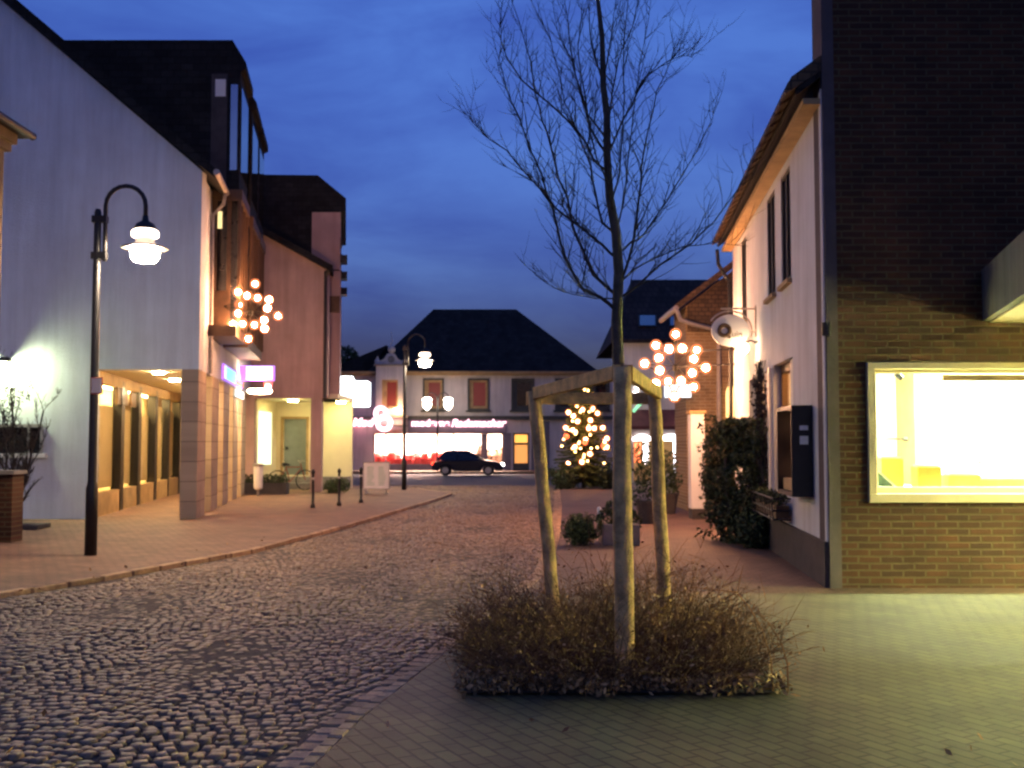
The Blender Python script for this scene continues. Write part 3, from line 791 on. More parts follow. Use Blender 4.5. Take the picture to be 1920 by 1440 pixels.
# projecting gabled bay with finial
b = MB()
b.wall(0, cx(707), cx(762), cz(806), cz(684), YC - .6, YC - .3, [(cx(718), cx(748), cz(766), cz(713))])
b.box(cx(707), cx(707) + .15, YC - .3, YC - .005, cz(806), cz(684)); b.box(cx(762) - .15, cx(762), YC - .3, YC - .005, cz(806), cz(684))
gb = b.build('gabled_bay', M['cwall'], hc)
b = MB()
b.prism([(cx(712), cz(684)), (cx(757), cz(684)), (cx(755), cz(678)), (cx(747), cz(674)), (cx(741), cz(664)), (cx(728), cz(664)), (cx(722), cz(674)), (cx(714), cz(678))], 1, YC - .58, YC - .32)
b.ball((cx(735), YC - .45, cz(656)), .22, 12); b.lathe([(.1, cz(664)), (.06, cz(660))], (cx(735), YC - .45, 0), 10)
b.lathe([(.05, cz(652)), (.02, cz(640)), (.01, cz(622))], (cx(735), YC - .45, 0), 8)
for px in (709, 760): b.lathe([(.14, cz(684)), (.16, cz(678)), (.05, cz(672)), (.01, cz(668))], (cx(px), YC - .45, 0), 8)
b.build('pediment', M['cwall'], gb)
for za_, zb_ in ((687, 684.1), (784, 779), (800, 797)):
    b = MB(); b.box(cx(703), cx(766), YC - .71, YC - .29, cz(za_), cz(zb_)); b.build('moulding', M['concrete'], gb)
b = MB(); b.lathe([(.2, YC - .62), (.2, YC - .59)], (cx(735), 0, cz(675)), 14, 'y'); b.build('round_plaque', M['concrete'], gb)
b = MB(); b.wall(0, cx(718), cx(748), cz(766), cz(713), YC - .5, YC - .4, [(cx(727), cx(745), cz(762), cz(717))]); b.build('window_frame', M['soffit'], gb)
b = MB(); b.box(cx(718), cx(748), YC - .38, YC - .36, cz(766), cz(713)); b.build('window_pane', emit('curtained_bay_pane', (.13, .018, .012), .12), gb)
# shop window
M['shop_in'] = mat('far_shop_interior', (0.8, 0.74, 0.66), 0.9, 0.05, 1)
b = MB()
b.box(cx(690), cx(950), YC + 3.4, YC + 3.5, .2, cz(808)); b.box(cx(690), cx(691), YC + .31, YC + 3.4, .2, cz(808)); b.box(cx(949), cx(950), YC + .31, YC + 3.4, .2, cz(808))
b.box(cx(690), cx(950), YC + .31, YC + 3.5, cz(808), cz(806)); b.box(cx(690), cx(950), YC + .31, YC + 3.5, .1, .2)
sw = b.build('shop_interior', M['shop_in'], hc)
b = MB()
for k in range(4): b.box(cx(712 + k * 58), cx(756 + k * 58), YC + .6, YC + 2.4, cz(808) - .06, cz(808) - .02)
b.build('ceiling_lamp', emit('far_shop_lamp', (1.0, .72, .64), 16), sw)
b = MB()
for px, w in ((700, 3), (756, 3), (818, 3), (848, 4), (902, 12), (941, 3), (722, 2)):
    b.box(cx(px), cx(px + w), YC + .05, YC + .15, cz(872), cz(814))
b.box(cx(818), cx(852), YC + .06, YC + .14, cz(828), cz(825)); b.box(cx(700), cx(944), YC - .02, YC + .2, cz(874), cz(870))
b.build('shop_window_frame', M['cdark'], sw)
b = MB(); b.box(cx(700), cx(944), YC + .09, YC + .1, cz(870), cz(814)); b.build('shop_window_pane', M['pane'], sw)
rr = random.Random(3)
b = MB()
M['red_goods'] = mat('red_display_cloth', (0.55, 0.04, 0.03), 0.8, 0.3, 4)
for k in range(26):
    px = rr.uniform(704, 832); h = rr.uniform(.25, .75)
    b.lathe([(.28, .2), (.22, .2 + h), (.1, .3 + h)], (cx(px), YC + rr.uniform(.4, 1.0), .1), 8)
b.box(cx(702), cx(835), YC + .35, YC + 1.0, .2, .75)
b.build('red_display', M['red_goods'], sw)
b = MB()
M['dark_goods'] = mat('brown_display_goods', (0.18, 0.10, 0.06), 0.8, 0.4, 4)
for k in range(12):
    px = rr.uniform(852, 940); h = rr.uniform(.5, 1.3)
    b.lathe([(.05, .2), (.2, .4), (.22, .2 + h * .8), (.08, .25 + h), (.1, .4 + h)], (cx(px), YC + rr.uniform(.4, 1.4), .1), 8)
b.build('brown_display', M['dark_goods'], sw)
# orange lit door
b = MB(); b.wall(0, cx(962), cx(992), .1, cz(812), YC + .1, YC + .2, [(cx(965), cx(989), .5, cz(834)), (cx(965), cx(989), cz(830), cz(815))])
dr = b.build('door', M['ctrim'], hc)
b = MB(); b.box(cx(965), cx(989), YC + .22, YC + .24, cz(832), cz(814)); b.build('door_pane', emit('amber_pane_bright', (1.0, .42, .08), .25), dr)
b = MB(); b.box(cx(965), cx(989), YC + .22, YC + .24, .5, cz(834)); b.build('door_pane', emit('amber_pane', (1.0, .40, .10), .13), dr)

# illuminated lettering
M['neon'] = emit('pinkish_white_neon', (1.0, 0.52, 0.62), 0.5)
s = thing('neon_lettering', (cx(855), YC - .2, cz(800)), 'white neon lettering along the fascia above the shop windows', 'sign')
text('moderne', lambda x, d, z: (cx(772) + x * 1.12, YC - .2 - d, cz(799) + z), 0.52, .1, M['neon'], 'lettering', s, bold=.02)
text('Rademacher', lambda x, d, z: (cx(846) + x * 1.0, YC - .2 - d, cz(800) + z), 0.60, .1, M['neon'], 'lettering', s, shear=.3, bold=.02)
b = MB(); b.box(cx(770), cx(946), YC - .14, YC - .085, cz(796), cz(795)); b.build('rail', M['dark_metal'], s)
s = thing('neon_emblem', (cx(722), YC - 1.2, cz(785)), 'white neon emblem of two rings projecting at the gabled bay', 'sign')
def ring(c, r, t=.09):
    return [(c[0] + r * math.sin(k * math.pi / 8), c[1], c[2] + r * math.cos(k * math.pi / 8)) for k in range(17)]
b = MB(); b.tube(ring((cx(719), YC - 1.2, cz(776)), .30), .13, 8); b.tube(ring((cx(725), YC - 1.2, cz(794)), .36), .14, 8); b.build('ring', M['neon'], s)
b = MB(); b.tube([(cx(719), YC - 1.2, cz(772)), (cx(719), YC - .3, cz(772))], .03, 6); b.build('bracket', M['dark_metal'], s)
s = thing('neon_script', (cx(680), YC - .4, cz(797)), 'short white neon script on the wall left of the gabled bay', 'sign')
text('Mode', lambda x, d, z: (cx(662) + x, YC - .3 - d, cz(799) + z), .62, .1, M['neon'], 'lettering', s, shear=.25, bold=.03)
b = MB(); b.box(cx(662), cx(702), YC - .25, YC - .003, cz(795), cz(794)); b.build('rail', M['dark_metal'], s)
q = at(745, 769, 59)
s = tag(MB().ball((q.x, 59.0, q.z), .22, 12, .6).build('bulkhead_lamp', emit('bay_lamp', (1.0, .60, .28), 7), None, True), 'warm lamp lighting the front of the gabled bay', 'lamp')

# dark trees behind on the left, far
def leaves(mb, c, rad, n, size, rnd, flat=0.0, shell=0.55):
    for _ in range(n):
        while True:
            d = Vector((rnd.uniform(-1, 1), rnd.uniform(-1, 1), rnd.uniform(-1, 1)))
            if 0.05 < d.length < 1: break
        r = d.length
        d = d.normalized() * (shell + (1 - shell) * r) * rnd.uniform(.85, 1.12)
        p = Vector((c[0] + d.x * rad[0], c[1] + d.y * rad[1], c[2] + d.z * rad[2]))
        if p.z < 0.02: continue
        s = size * rnd.uniform(.6, 1.4)
        a = Vector((rnd.uniform(-1, 1), rnd.uniform(-1, 1), rnd.uniform(-1, 1))).normalized()
        e = a.orthogonal().normalized()
        e.rotate(Matrix.Rotation(rnd.uniform(0, 6.28), 3, a))
        g = a.cross(e)
        mb.add([p - e * s, p + g * s * .45, p + e * s, p - g * s * .45], [(0, 1, 2, 3)])
rnd = random.Random(11)
for i, (px, py, w, h) in enumerate(((655, 676, 24, 26), (690, 688, 30, 16))):
    Y_ = 84
    x = (px - 960) / F * Y_; ztop = CAM_H + (830 - (py - h)) / F * Y_
    t = thing('broadleaf_tree', (x, Y_, 0), ('dark tree rising behind the shop house roof, next to the pink house', 'lower dark tree behind the small gabled bay')[i], 'tree', 'trees behind the shop house')
    b = MB(); b.tube([(x, Y_, 0), (x + .1, Y_, ztop * .5), (x, Y_, ztop * .8)], [.25, .18, .05], 7); b.build('trunk', M['bark'], t)
    b = MB()
    for k in range(9):
        leaves(b, (x + rnd.uniform(-1, 1) * w / F * Y_ * .7, Y_ + rnd.uniform(-1, 1), ztop - rnd.uniform(.6, 3)), (.8, .8, .7), 260, .17, rnd)
    b.build('crown', M['leaf_dark'], t)

# ------------------------------------------------------------------ car passing in front of the shop
def make_car(x0, y0, label, K=0.86):
    t = thing('car', (x0 + 2.1, y0, 0), label, 'car')
    body = mat('dark_blue_car_paint', (0.004, 0.006, 0.022), 0.35, 0.1, 2, spec=.15)
    X0 = x0; MBc = lambda: MB(lambda x, y, z: (X0 + (x - X0) * K, y, z * .86))
    side = [(0, .32), (0.02, .62), (.12, .80), (.9, .90), (2.9, .93), (3.75, .80), (4.12, .66), (4.2, .45), (4.16, .30), (3.75, .28), (3.6, .52), (3.3, .62), (3.0, .52), (2.85, .24), (1.25, .24), (1.1, .52), (.8, .62), (.5, .52), (.38, .28)]
    b = MBc(); b.prism([(x0 + p, q) for p, q in side], 1, y0 - .82, y0 + .82); b.build('body', body, t, bevel=.05)
    b = MBc()
    lo = [(.25, .88), (3.05, .92)]; hi = [(.75, 1.40), (1.2, 1.45), (2.1, 1.42)]
    cab = [lo[0], lo[1], hi[2], hi[1], hi[0]]
    n = 5
    vs = [(x0 + p, y0 - (.78 if q < 1 else .60), q) for p, q in cab] + [(x0 + p, y0 + (.78 if q < 1 else .60), q) for p, q in cab]
    b.add(vs, [tuple(range(n)), tuple(range(2 * n - 1, n - 1, -1))] + [(i, i + n, (i + 1) % n + n, (i + 1) % n) for i in range(n)])
    b.build('cabin_glass', M['black_glass'], t)
    b = MBc()
    for s_ in (-1, 1):
        for p in ((.25, .88, .75, 1.40), (3.05, .92, 2.1, 1.42), (1.5, .9, 1.5, 1.44)):
            b.tube([(x0 + p[0], y0 + s_ * .79, p[1]), (x0 + p[2], y0 + s_ * .61, p[3])], .035, 5)
    b.box(x0 + .75, x0 + 2.1, y0 - .6, y0 + .6, 1.42, 1.47); b.build('roof', body, t)
    for wx in (.8, 3.3):
        for s_ in (-1, 1):
            b = MBc(); b.lathe([(.2, -.1), (.30, -.1), (.31, -.06), (.31, .06), (.30, .1), (.2, .1)], (x0 + wx, y0 + s_ * .74, .31), 18, 'y')
            w_ = b.build('wheel', mat('tyre', (.015, .015, .015), .9), t)
            b = MBc(); b.lathe([(.19, -.02), (.17, .02)], (x0 + wx, y0 + s_ * .84, .31), 12, 'y'); b.build('rim', M['zinc'], w_)
    for s_ in (-1, 1):
        b = MBc(); b.ball((x0 + 4.1, y0 + s_ * .6, .62), .13, 10, .7); b.build('headlight', emit('headlight', (1, .95, .88), 5), t)
        b = MBc(); b.box(x0 - .02, x0 + .1, y0 + s_ * .66 - .12, y0 + s_ * .66 + .15, .62, .78); b.build('tail_light', emit('tail_light', (1, .05, .02), 1.2), t)
    return t
make_car((812 - 960) / F * 54.5, 54.5, 'dark blue car with lights on passing the shop windows')

# ------------------------------------------------------------------ awning house (far right)
YD = 44.0
def dx_(px): return (px - 960) / F * YD
def dz_(py): return CAM_H + (830 - py) / F * YD
hd = thing('awning_house', (6, YD, 0), 'white house with dark steep roof, skylights and a dark red awning', 'house')
b = MB(); b.wall(0, dx_(1150), dx_(1480), .03, dz_(641), YD, YD + .3, [(dx_(1187), dx_(1222), .03, dz_(815)), (dx_(1232), dx_(1290), .4, dz_(815))]); b.build('front_wall', M['cwall'], hd)
b = MB()
ry = YD + 4.5; rzz = CAM_H + (830 - 529) / F * ry
b.add([(dx_(1145), YD - .3, dz_(644)), (dx_(1500), YD - .3, dz_(644)), ((1520 - 960) / F * ry, ry, rzz), ((1186 - 960) / F * ry, ry, rzz),
       (dx_(1145), YD - .3, dz_(637)), (dx_(1500), YD - .3, dz_(637)), ((1520 - 960) / F * ry, ry, rzz + .15), ((1186 - 960) / F * ry, ry, rzz + .15),
       ((1150 - 960) / F * YD, YD + 9, dz_(640)), ((1500 - 960) / F * YD, YD + 9, dz_(640))],
      [(0, 1, 5, 4), (4, 5, 6, 7), (0, 4, 7, 3), (1, 2, 6, 5), (0, 3, 2, 1), (7, 6, 9, 8), (7, 8, 0), (6, 1, 9)])
b.build('roof', M['dark_tile'], hd)
# skylights lie on the roof slope
def on_roof(px, py):
    # intersect view ray with roof plane
    y_a, z_a = YD - .3, dz_(637); y_b, z_b = ry, rzz + .15
    k = (z_b - z_a) / (y_b - y_a)
    m = (830 - py) / F
    y = (z_a - k * y_a - CAM_H) / (m - k)
    return Vector(((px - 960) / F * y, y, CAM_H + m * y))
for (a, c, e, g) in ((1198, 1232, 592, 614), (1256, 1284, 594, 614)):
    P4 = [on_roof(a, g), on_roof(c, g), on_roof(c, e), on_roof(a, e)]
    up = Vector((0, -.05, .06))
    b = MB(); b.add([p + up * .2 for p in P4] + [p + up for p in P4], [(0, 1, 2, 3), (4, 5, 6, 7), (0, 1, 5, 4), (1, 2, 6, 5), (2, 3, 7, 6), (3, 0, 4, 7)])
    sk = b.build('skylight', M['dark_metal'], hd)
    cc = sum(P4, Vector()) / 4
    b = MB(); b.add([cc + (p - cc) * .84 + up * 1.15 for p in P4], [(0, 1, 2, 3)]); b.build('skylight_pane', M['mirror_pane'], sk)
M['awning'] = mat('dark_red_awning', (0.10, 0.03, 0.03), 0.9, 0.25, 3)
b = MB(); b.add([(dx_(1178), YD - .01, dz_(768)), (dx_(1296), YD - .01, dz_(768)), (dx_(1296), YD - 1.1, dz_(800)), (dx_(1178), YD - 1.1, dz_(800)), (dx_(1178), YD - 1.1, dz_(806)), (dx_(1296), YD - 1.1, dz_(806))], [(0, 1, 2, 3), (3, 2, 5, 4)])
b.build('awning', M['awning'], hd)
b = MB(); b.box(dx_(1180), dx_(1300), YD + 2.5, YD + 2.6, 0, dz_(812)); b.box(dx_(1180), dx_(1300), YD + .31, YD + 2.6, dz_(812), dz_(810)); b.build('shop_interior', M['soffit'], hd)
b = MB(); b.box(dx_(1200), dx_(1280), YD + .9, YD + 1.5, dz_(814), dz_(812) - .01); b.build('shop_lamp', emit('awning_shop_lamp', (1.0, .75, .5), 1.5), hd)
M['arch_neon'] = emit('white_window_lights', (1.0, .90, .95), 1.4)
for (a, c, st) in ((1186, 1221, 1209), (1233, 1284, 1266)):
    b = MB()
    n = 8
    top = []; bot = []
    for k in range(n + 1):
        px = a + (c - a) * k / n; u = (k / n - .5) * 2
        top.append((dx_(px), dz_(815 + 6 * u * u))); bot.append((dx_(px), dz_(826)))
    b.prism(top + bot[::-1], 1, YD - .06, YD - .02)
    b.box(dx_(st - 4), dx_(st + 6), YD - .06, YD - .02, dz_(870 if st < 1240 else 886), dz_(826))
    b.build('lit_arch', M['arch_neon'], hd)
b = MB(); b.box(dx_(1191), dx_(1203), YD + .4, YD + .5, dz_(868), dz_(830)); b.build('red_display', emit('red_lit_display', (1.0, .2, .06), .25), hd)
s = tag(MB().ball((dx_(1271), YD - 1.2, dz_(776)), .10, 8).build('awning_lamp', emit('pink_lamp', (1, .6, .55), 2.5), None, True), 'single small lamp at the right end of the red awning', 'lamp')
qa = at(1187, 772, 42.5); qb = at(1206, 751, 42.5)
b = MB(); b.tube([qa, qb], .06, 6); b.tube([qb, (qb.x, 44, qb.z)], .03, 6)
s = tag(b.build('neon_stroke', emit('green_neon', (.25, .8, .4), .2), None), 'slanted green neon stroke above the red awning', 'sign')
b = MB()
for (px, py) in ((1196, 726), (1193, 741)): 
    q = at(px, py, 42.4); b.ball(q, .13, 10, .6)
q = at(1196, 733, 42.4); b.tube([q, (q.x, 44, q.z)], .03, 6)
s = tag(b.build('twin_spotlight', emit('spot_lamps', (1, .85, .75), 2), None), 'pair of small spotlights on the white wall above the green neon', 'lamp')

# ------------------------------------------------------------------ old tiled house between (right)
YE = 25.5
def ex_(px): return (px - 960) / F * YE
def ez_(py): return CAM_H + (830 - py) / F * YE
he = thing('old_house', (5, YE, 0), 'old tan brick house with brown tiled gable verge beside the white house', 'house')
b = MB()
b.prism([(ex_(1287), .03), (ex_(1600), .03), (ex_(1600), ez_(410)), (ex_(1400), ez_(488)), (ex_(1287), ez_(573))], 1, YE, YE + .3)
b.build('gable_wall', M['brick_side'], he)
b = MB(); b.box(ex_(1287), ex_(1287) + .3, YE + .302, YE + 1.8, .03, ez_(573)); b.build('street_wall', M['brick_side'], he)
b = MB()
e0 = (ex_(1266), ez_(584)); e1 = (ex_(1420), ez_(468))
b.prism([e0, (e0[0], e0[1] + .16), (e1[0], e1[1] + .18), e1], 1, YE - .25, YE + 2)
b.build('roof', M['brown_tile'], he)
b = MB()
b.prism([(ex_(1290), ez_(571)), (ex_(1290), ez_(622)), (ex_(1600), ez_(622)), (ex_(1600), ez_(420)), (ex_(1400), ez_(490))], 1, YE - .04, YE - .003)
b.build('tile_hanging', M['brown_tile'], he)
b = MB()
pts = [at(1268, 580, YE - .3), at(1276, 600, YE - .3), at(1300, 608, YE - .25), at(1338, 617, YE - .15), at(1347, 632, YE - .1), at(1348, 660, YE - .1), at(1348, 790, YE - .1), at(1348, 930, YE - .1)]
b.tube(pts, .055, 8); b.tube([at(1268, 578, YE - .3), (e0[0] - .04, YE + 2, e0[1] + .02)], .07, 8)
b.build('downpipe', M['zinc'], he)
b = MB()
zz0, zz1 = ez_(800), ez_(740)
pr = [(ex_(1361), zz0), (ex_(1379), zz0), (ex_(1379), zz1)] + [(ex_(1370) + (ex_(1379) - ex_(1370)) * math.cos(k * math.pi / 8), zz1 + .22 * math.sin(k * math.pi / 8)) for k in range(1, 8)] + [(ex_(1361), zz1)]
b.prism(pr, 1, YE - .05, YE - .01)
M['niche'] = emit('lit_niche_glass', (1.0, .62, .22), .3)
b.build('arched_window', M['niche'], he)
q = at(1371, 797, 22.5); s = tag(MB().ball((q.x, 22.5, q.z), .08, 10).build('path_lamp', M['tree_bulb'], None, True), 'small white lamp peeping over the tall hedge', 'lamp')

# white gate pillar
x0 = at(1296, 900, 22.7).x; x1 = at(1322, 900, 22.7).x
t = thing('gate_pillar', (x0, 22.7, 0.03), 'slim white gate pillar with dark foot left of the hedge', 'pillar')
b = MB(); b.box(x0, x1, 22.7, 23.1, .25, 2.26); b.build('shaft', M['stucco_fine'], t, bevel=.01)
b = MB(); b.box(x0 - .03, x1 + .03, 22.67, 23.13, 2.26, 2.33); b.build('cap', M['soffit'], t)
b = MB(); b.box(x0 + .01, x1 + .02, 22.68, 23.12, .03, .25); b.build('foot', M['dark_plinth'], t)

# ------------------------------------------------------------------ white house (right)
SF = 0.098
def FW(o, a, z):
    return (3.53 + SF * a - o, 12.0 + a, z)
hf = thing('white_house', (5, 16, 0), 'white rendered house with tiled eaves and dark tall windows beside the brick building', 'house')
Ln = 9.3
up = [(2.2, 3.0, 3.85, 5.40), (3.6, 4.4, 3.85, 5.40), (7.1, 7.8, 3.85, 5.40)]
dn = [(2.2, 4.0, 0.95, 2.80), (4.9, 6.9, 0.55, 2.75)]
b = MB(FW); b.wall(1, 0.02, Ln, 0.54, 5.7, -0.35, 0.0, up + dn); b.build('street_wall', M['stucco_fine'], hf)
b = MB(FW); b.prism([(-.352, .54), (-.352, 5.95), (-4.2, 8.85), (-4.2, .54)], 1, Ln - .3, Ln); b.build('end_wall', M['stucco_fine'], hf)
b = MB(FW); b.box(-0.35, 0.035, 0.02, Ln + .02, 0.03, 0.54); b.build('plinth', M['dark_plinth'], hf)
for h in up:
    b = MB(FW); b.box(-.06, -.04, h[0], h[1], h[2], h[3]); w_ = b.build('window', M['matt_black'], hf)
    b = MB(FW); b.wall(1, h[0], h[1], h[2], h[3], -.039, -.012, [(h[0] + .06, (h[0] + h[1]) / 2 - .03, h[2] + .06, h[3] - .06), ((h[0] + h[1]) / 2 + .03, h[1] - .06, h[2] + .06, h[3] - .06)]); b.build('window_frame', M['ctrim'], w_)
    b = MB(FW); b.box(-.012, .07, h[0] - .05, h[1] + .05, h[2] - .06, h[2] - .002); b.build('sill', M['soffit'], w_)
for i, h in enumerate(dn):
    b = MB(FW); b.wall(1, h[0], h[1], h[2], h[3], -.22, -.12, [(h[0] + .1, (h[0] + h[1]) / 2 - .05, h[2] + .1, h[3] - .12), ((h[0] + h[1]) / 2 + .05, h[1] - .1, h[2] + .1, h[3] - .12)])
    w_ = b.build('shop_window', M['wood'], hf)
    b = MB(FW); b.box(-.18, -.16, h[0] + .1, h[1] - .1, h[2] + .1, h[3] - .12); b.build('pane', M['pane'], w_)
    b = MB(FW); b.box(-.36, -.345, h[0] - .1, h[1] + .1, h[2], h[3]); b.box(-1.6, -1.5, h[0] - .4, h[1] + .4, h[2] - .2, h[3] + .1); b.box(-1.5, -.36, h[0] - .3, h[1] + .3, h[3], h[3] + .1); b.box(-1.5, -.36, h[0] - .3, h[1] + .3, h[2] - .2, h[2] - .1)
    b = MB(FW); b.box(-1.6, -1.5, h[0] - .4, h[1] + .4, h[2] - .2, h[3] + .1); b.box(-1.5, -.36, h[0] - .3, h[1] + .3, h[3] + .02, h[3] + .1); b.box(-1.5, -.36, h[0] - .3, h[1] + .3, h[2] - .2, h[2] - .1); b.box(-1.5, -.36, h[1] + .3, h[1] + .4, h[2] - .2, h[3] + .1); b.build('window_room', M['soffit'], w_)
    b = MB(FW); b.box(-.8, -.6, h[0] + .3, h[1] - .3, h[3] - .08, h[3] - .02); b.build('room_lamp', emit('amber_room_lamp', (1.0, .50, .18), 8), w_)
    for k in range(5):
        b = MB(FW)
        a_ = h[0] + .2 + k * (h[1] - h[0] - .4) / 5; hh = .25 + .1 * ((k * 7) % 4)
        b.box(-.6, -.4, a_, a_ + .2, h[2] + .0, h[2] + hh); b.build('display_item', M['dark_goods'] if k % 2 else M['frame'], w_)
b = MB(FW); b.box(.0, .06, 4.05, 4.2, .54, 2.78); b.build('downpipe', M['white_paint'], hf)
# roof: eaves with a row of tiles seen from below
b = MB(FW)
b.prism([(0.28, 5.62), (0.28, 5.70), (-4.5, 9.4), (-4.5, 9.3)], 1, .02, Ln + .25); b.build('roof', M['dark_tile'], hf)
b = MB(FW)
n = int((Ln + .25) / .22)
for k in range(n):
    a_ = k * .22
    dz_k = .018 * (k % 2)
    b.prism([(0.40, 5.64 + dz_k), (0.40, 5.70 + dz_k), (0.33, 5.84 + dz_k), (-.6, 6.52), (-.6, 6.30)], 1, a_ + .015, a_ + .205)
b.build('eave_tiles', M['brown_tile'], hf)
b = MB(FW); b.box(0.002, .20, 0.02, Ln + .2, 5.52, 5.59); b.build('soffit', M['soffit'], hf)
b = MB(FW); b.tube([(.30, Ln + .1, 5.55), (.28, Ln + .1, 5.25), (.1, Ln + .1, 4.95), (.06, Ln + .06, 4.9), (.06, Ln + .06, .6)], .04, 8); b.build('gutter', M['dark_metal'], hf)

# wall lamp on the white house, wall bracket sign, menu case
pl = FW(.235, 5.70, at(1398, 653, 17.7).z)
s = thing('wall_lamp', pl, 'round white wall lamp below the oval sign on the white house', 'lamp')
b = MB(); b.ball(pl, .09, 14); b.build('lamp_globe', M['white_lamp'], s, True)
b = MB(FW); z = pl[2]; b.tube([(0, 5.7, z + .1), (.12, 5.7, z + .13), (.235, 5.7, z + .08)], .014, 6); b.lathe([(.05, -.02), (.05, .02)], (.012, 5.7, z + .1), 10); b.build('lamp_arm', M['dark_metal'], s)
YS = 17.8
q = at(1369, 620, YS)
s = thing('hanging_sign', (q.x, YS, q.z), 'oval white sign with a big brown letter Q on a curled iron bracket', 'sign')
rx_, rz_ = .32, .27
oval = [(q.x + rx_ * math.cos(k * math.pi / 16), q.z + rz_ * math.sin(k * math.pi / 16)) for k in range(32)]
b = MB(); b.prism(oval, 1, YS - .02, YS + .02); b.build('sign_board', M['white_paint'], s)
M['brown_ink'] = mat('brown_sign_paint', (.09, .05, .022), .7)
b = MB()
rg = [(q.x - .10 + .088 * math.cos(k * math.pi / 10), YS - .024, q.z + .0 + .088 * math.sin(k * math.pi / 10)) for k in range(21)]
b.tube(rg, .036, 6); b.tube([(q.x - .07, YS - .024, q.z - .06), (q.x + .0, YS - .024, q.z - .12)], .026, 6)
b.build('letter_q', M['brown_ink'], s)
text('uin', lambda x, d, z: (q.x + .02 + x, YS - .022 - d, q.z - .11 + z), .15, .006, M['brown_ink'], 'lettering', s)
b = MB()
arc = [(q.x + (rx_ + .05) * math.cos(a), YS, q.z + (rz_ + .06) * math.sin(a)) for a in [R(150) - k * R(170) / 16 for k in range(17)]]
b.tube(arc, .014, 6)
wx = FW(0, YS - 12, 0)[0]
b.tube([(q.x - .15, YS, q.z + .37), (wx, YS, q.z + .37)], .016, 6); b.tube([(q.x + .3, YS, q.z + .0), (wx, YS, q.z - .02)], .014, 6)
b.tube([(wx - .01, YS, q.z - .1), (wx - .01, YS, q.z + .42)], .02, 6)
b.build('bracket', M['zinc'], s)
t = thing('display_case', FW(.1, 1.3, 1.0), 'dark wall display case with glowing front and pale slips on its side', 'display case')
b = MB(FW); b.box(0.002, .26, .80, .83, 1.0, 2.1); b.box(0.002, .26, 1.92, 1.95, 1.0, 2.1); b.box(0.002, .26, .83, 1.92, 1.0, 1.05); b.box(0.002, .26, .83, 1.92, 2.05, 2.1); b.box(0.002, .02, .83, 1.92, 1.05, 2.05); b.build('case', M['dark_metal'], t)
b = MB(FW); b.box(.02, .03, .86, 1.9, 1.06, 2.04); b.build('lit_panel', emit('orange_case_light', (1.0, .46, .22), .11), t)
b = MB(FW)
rnd = random.Random(3)
for k in range(3): b.box(.03, .05, .9 + k * .33, 1.15 + k * .33, 1.25 + .1 * k, 1.75)
b.box(.05, .2, .9, 1.85, 1.06, 1.2); b.build('case_goods', M['soffit'], t)
for zz, hh in ((1.80, .055), (1.63, .10)):
    b = MB(FW); b.box(.06, .16, .792, .799, zz, zz + hh); b.build('paper_slip', M['white_paint'], t)
t = thing('flower_rack', FW(.2, 3.2, .6), 'wrought iron flower rack hanging below the shop window', 'flower rack')
b = MB(FW)
for z in (.62, .74, .9): b.tube([(.03, 2.3, z), (.26, 2.35, z), (.26, 4.6, z), (.03, 4.65, z)], .012, 5)
for k in range(10): b.tube([(.26, 2.4 + k * .24, .62), (.28, 2.4 + k * .24, .9)], .009, 5)
b.build('ironwork', M['dark_metal'], t)
b = MB(FW); b.box(.04, .22, 2.4, 4.5, .63, .8); b.build('trough', M['wood'], t)
rnd = random.Random(5)
b = MB()
for k in range(10):
    c = FW(.15, 2.5 + k * .22, .86); leaves(b, c, (.12, .14, .12), 60, .035, rnd)
b.build('foliage', M['leaf_dark'], t)

# ------------------------------------------------------------------ brick building with lit shop window (right)
YG = 12.0
hg = thing('brick_building', (6, 12.5, 0), 'dark red brick building with a brightly lit wide shop window', 'building')
WX0, WX1, WZ0, WZ1 = 3.99, 12.2, 0.98, 2.55
b = MB(); b.wall(0, 3.68, 14, 0.03, 12, YG, YG + .36, [(WX0, WX1, WZ0, WZ1)]); b.build('front_wall', M['brick'], hg)
b = MB(); b.box(3.545, 3.678, YG - .015, YG + .36, 0.03, 12)
M['corner_strip'] = mat('corner_strip_render', (.085, .065, .07), .8, .2, 3, .2, 30)
b.build('corner_strip', M['corner_strip'], hg)
b = MB(); b.tube([(3.53, YG - .06, 2.85), (3.53, YG - .06, 3.0)], .05, 8); b.build('pipe_clip', M['dark_metal'], hg)
b = MB()
b.wall(0, WX0 - .0, WX1, WZ0, WZ1, YG - .05, YG + .10, [(WX0 + .09, WX1 - .09, WZ0 + .10, WZ1 - .07)])
b.wall(0, WX0 + .06, WX1 - .06, WZ0 + .07, WZ1 - .05, YG + .101, YG + .2, [(WX0 + .15, WX1 - .15, WZ0 + .17, WZ1 - .11)])
swf = b.build('shop_window', M['frame'], hg, bevel=.008)
b = MB(); b.box(WX0 + .15, WX1 - .15, YG + .15, YG + .16, WZ0 + .17, WZ1 - .11); b.build('pane', M['pane'], swf)
b = MB()
b.box(WX0 - .02, WX1, YG + 2.7, YG + 2.8, .6, 3.0); b.box(WX0 - .12, WX0 - .02, YG + .37, YG + 2.8, .6, 3.0); b.box(WX1, WX1 + .1, YG + .37, YG + 2.8, .6, 3.0)
b.box(WX0 - .02, WX1, YG + .37, YG + 2.7, 2.9, 3.0); b.box(WX0 - .02, WX1, YG + .37, YG + 2.7, .6, 1.1)
b.build('window_room', M['shop_white'], swf)
M['shop_tube'] = emit('shop_fluorescent', (0.94, 1.0, 0.62), 38)
M['added_side_light'] = emit('added_fill_light', (0.98, 0.95, 0.40), 66)  # fill light for the added side window
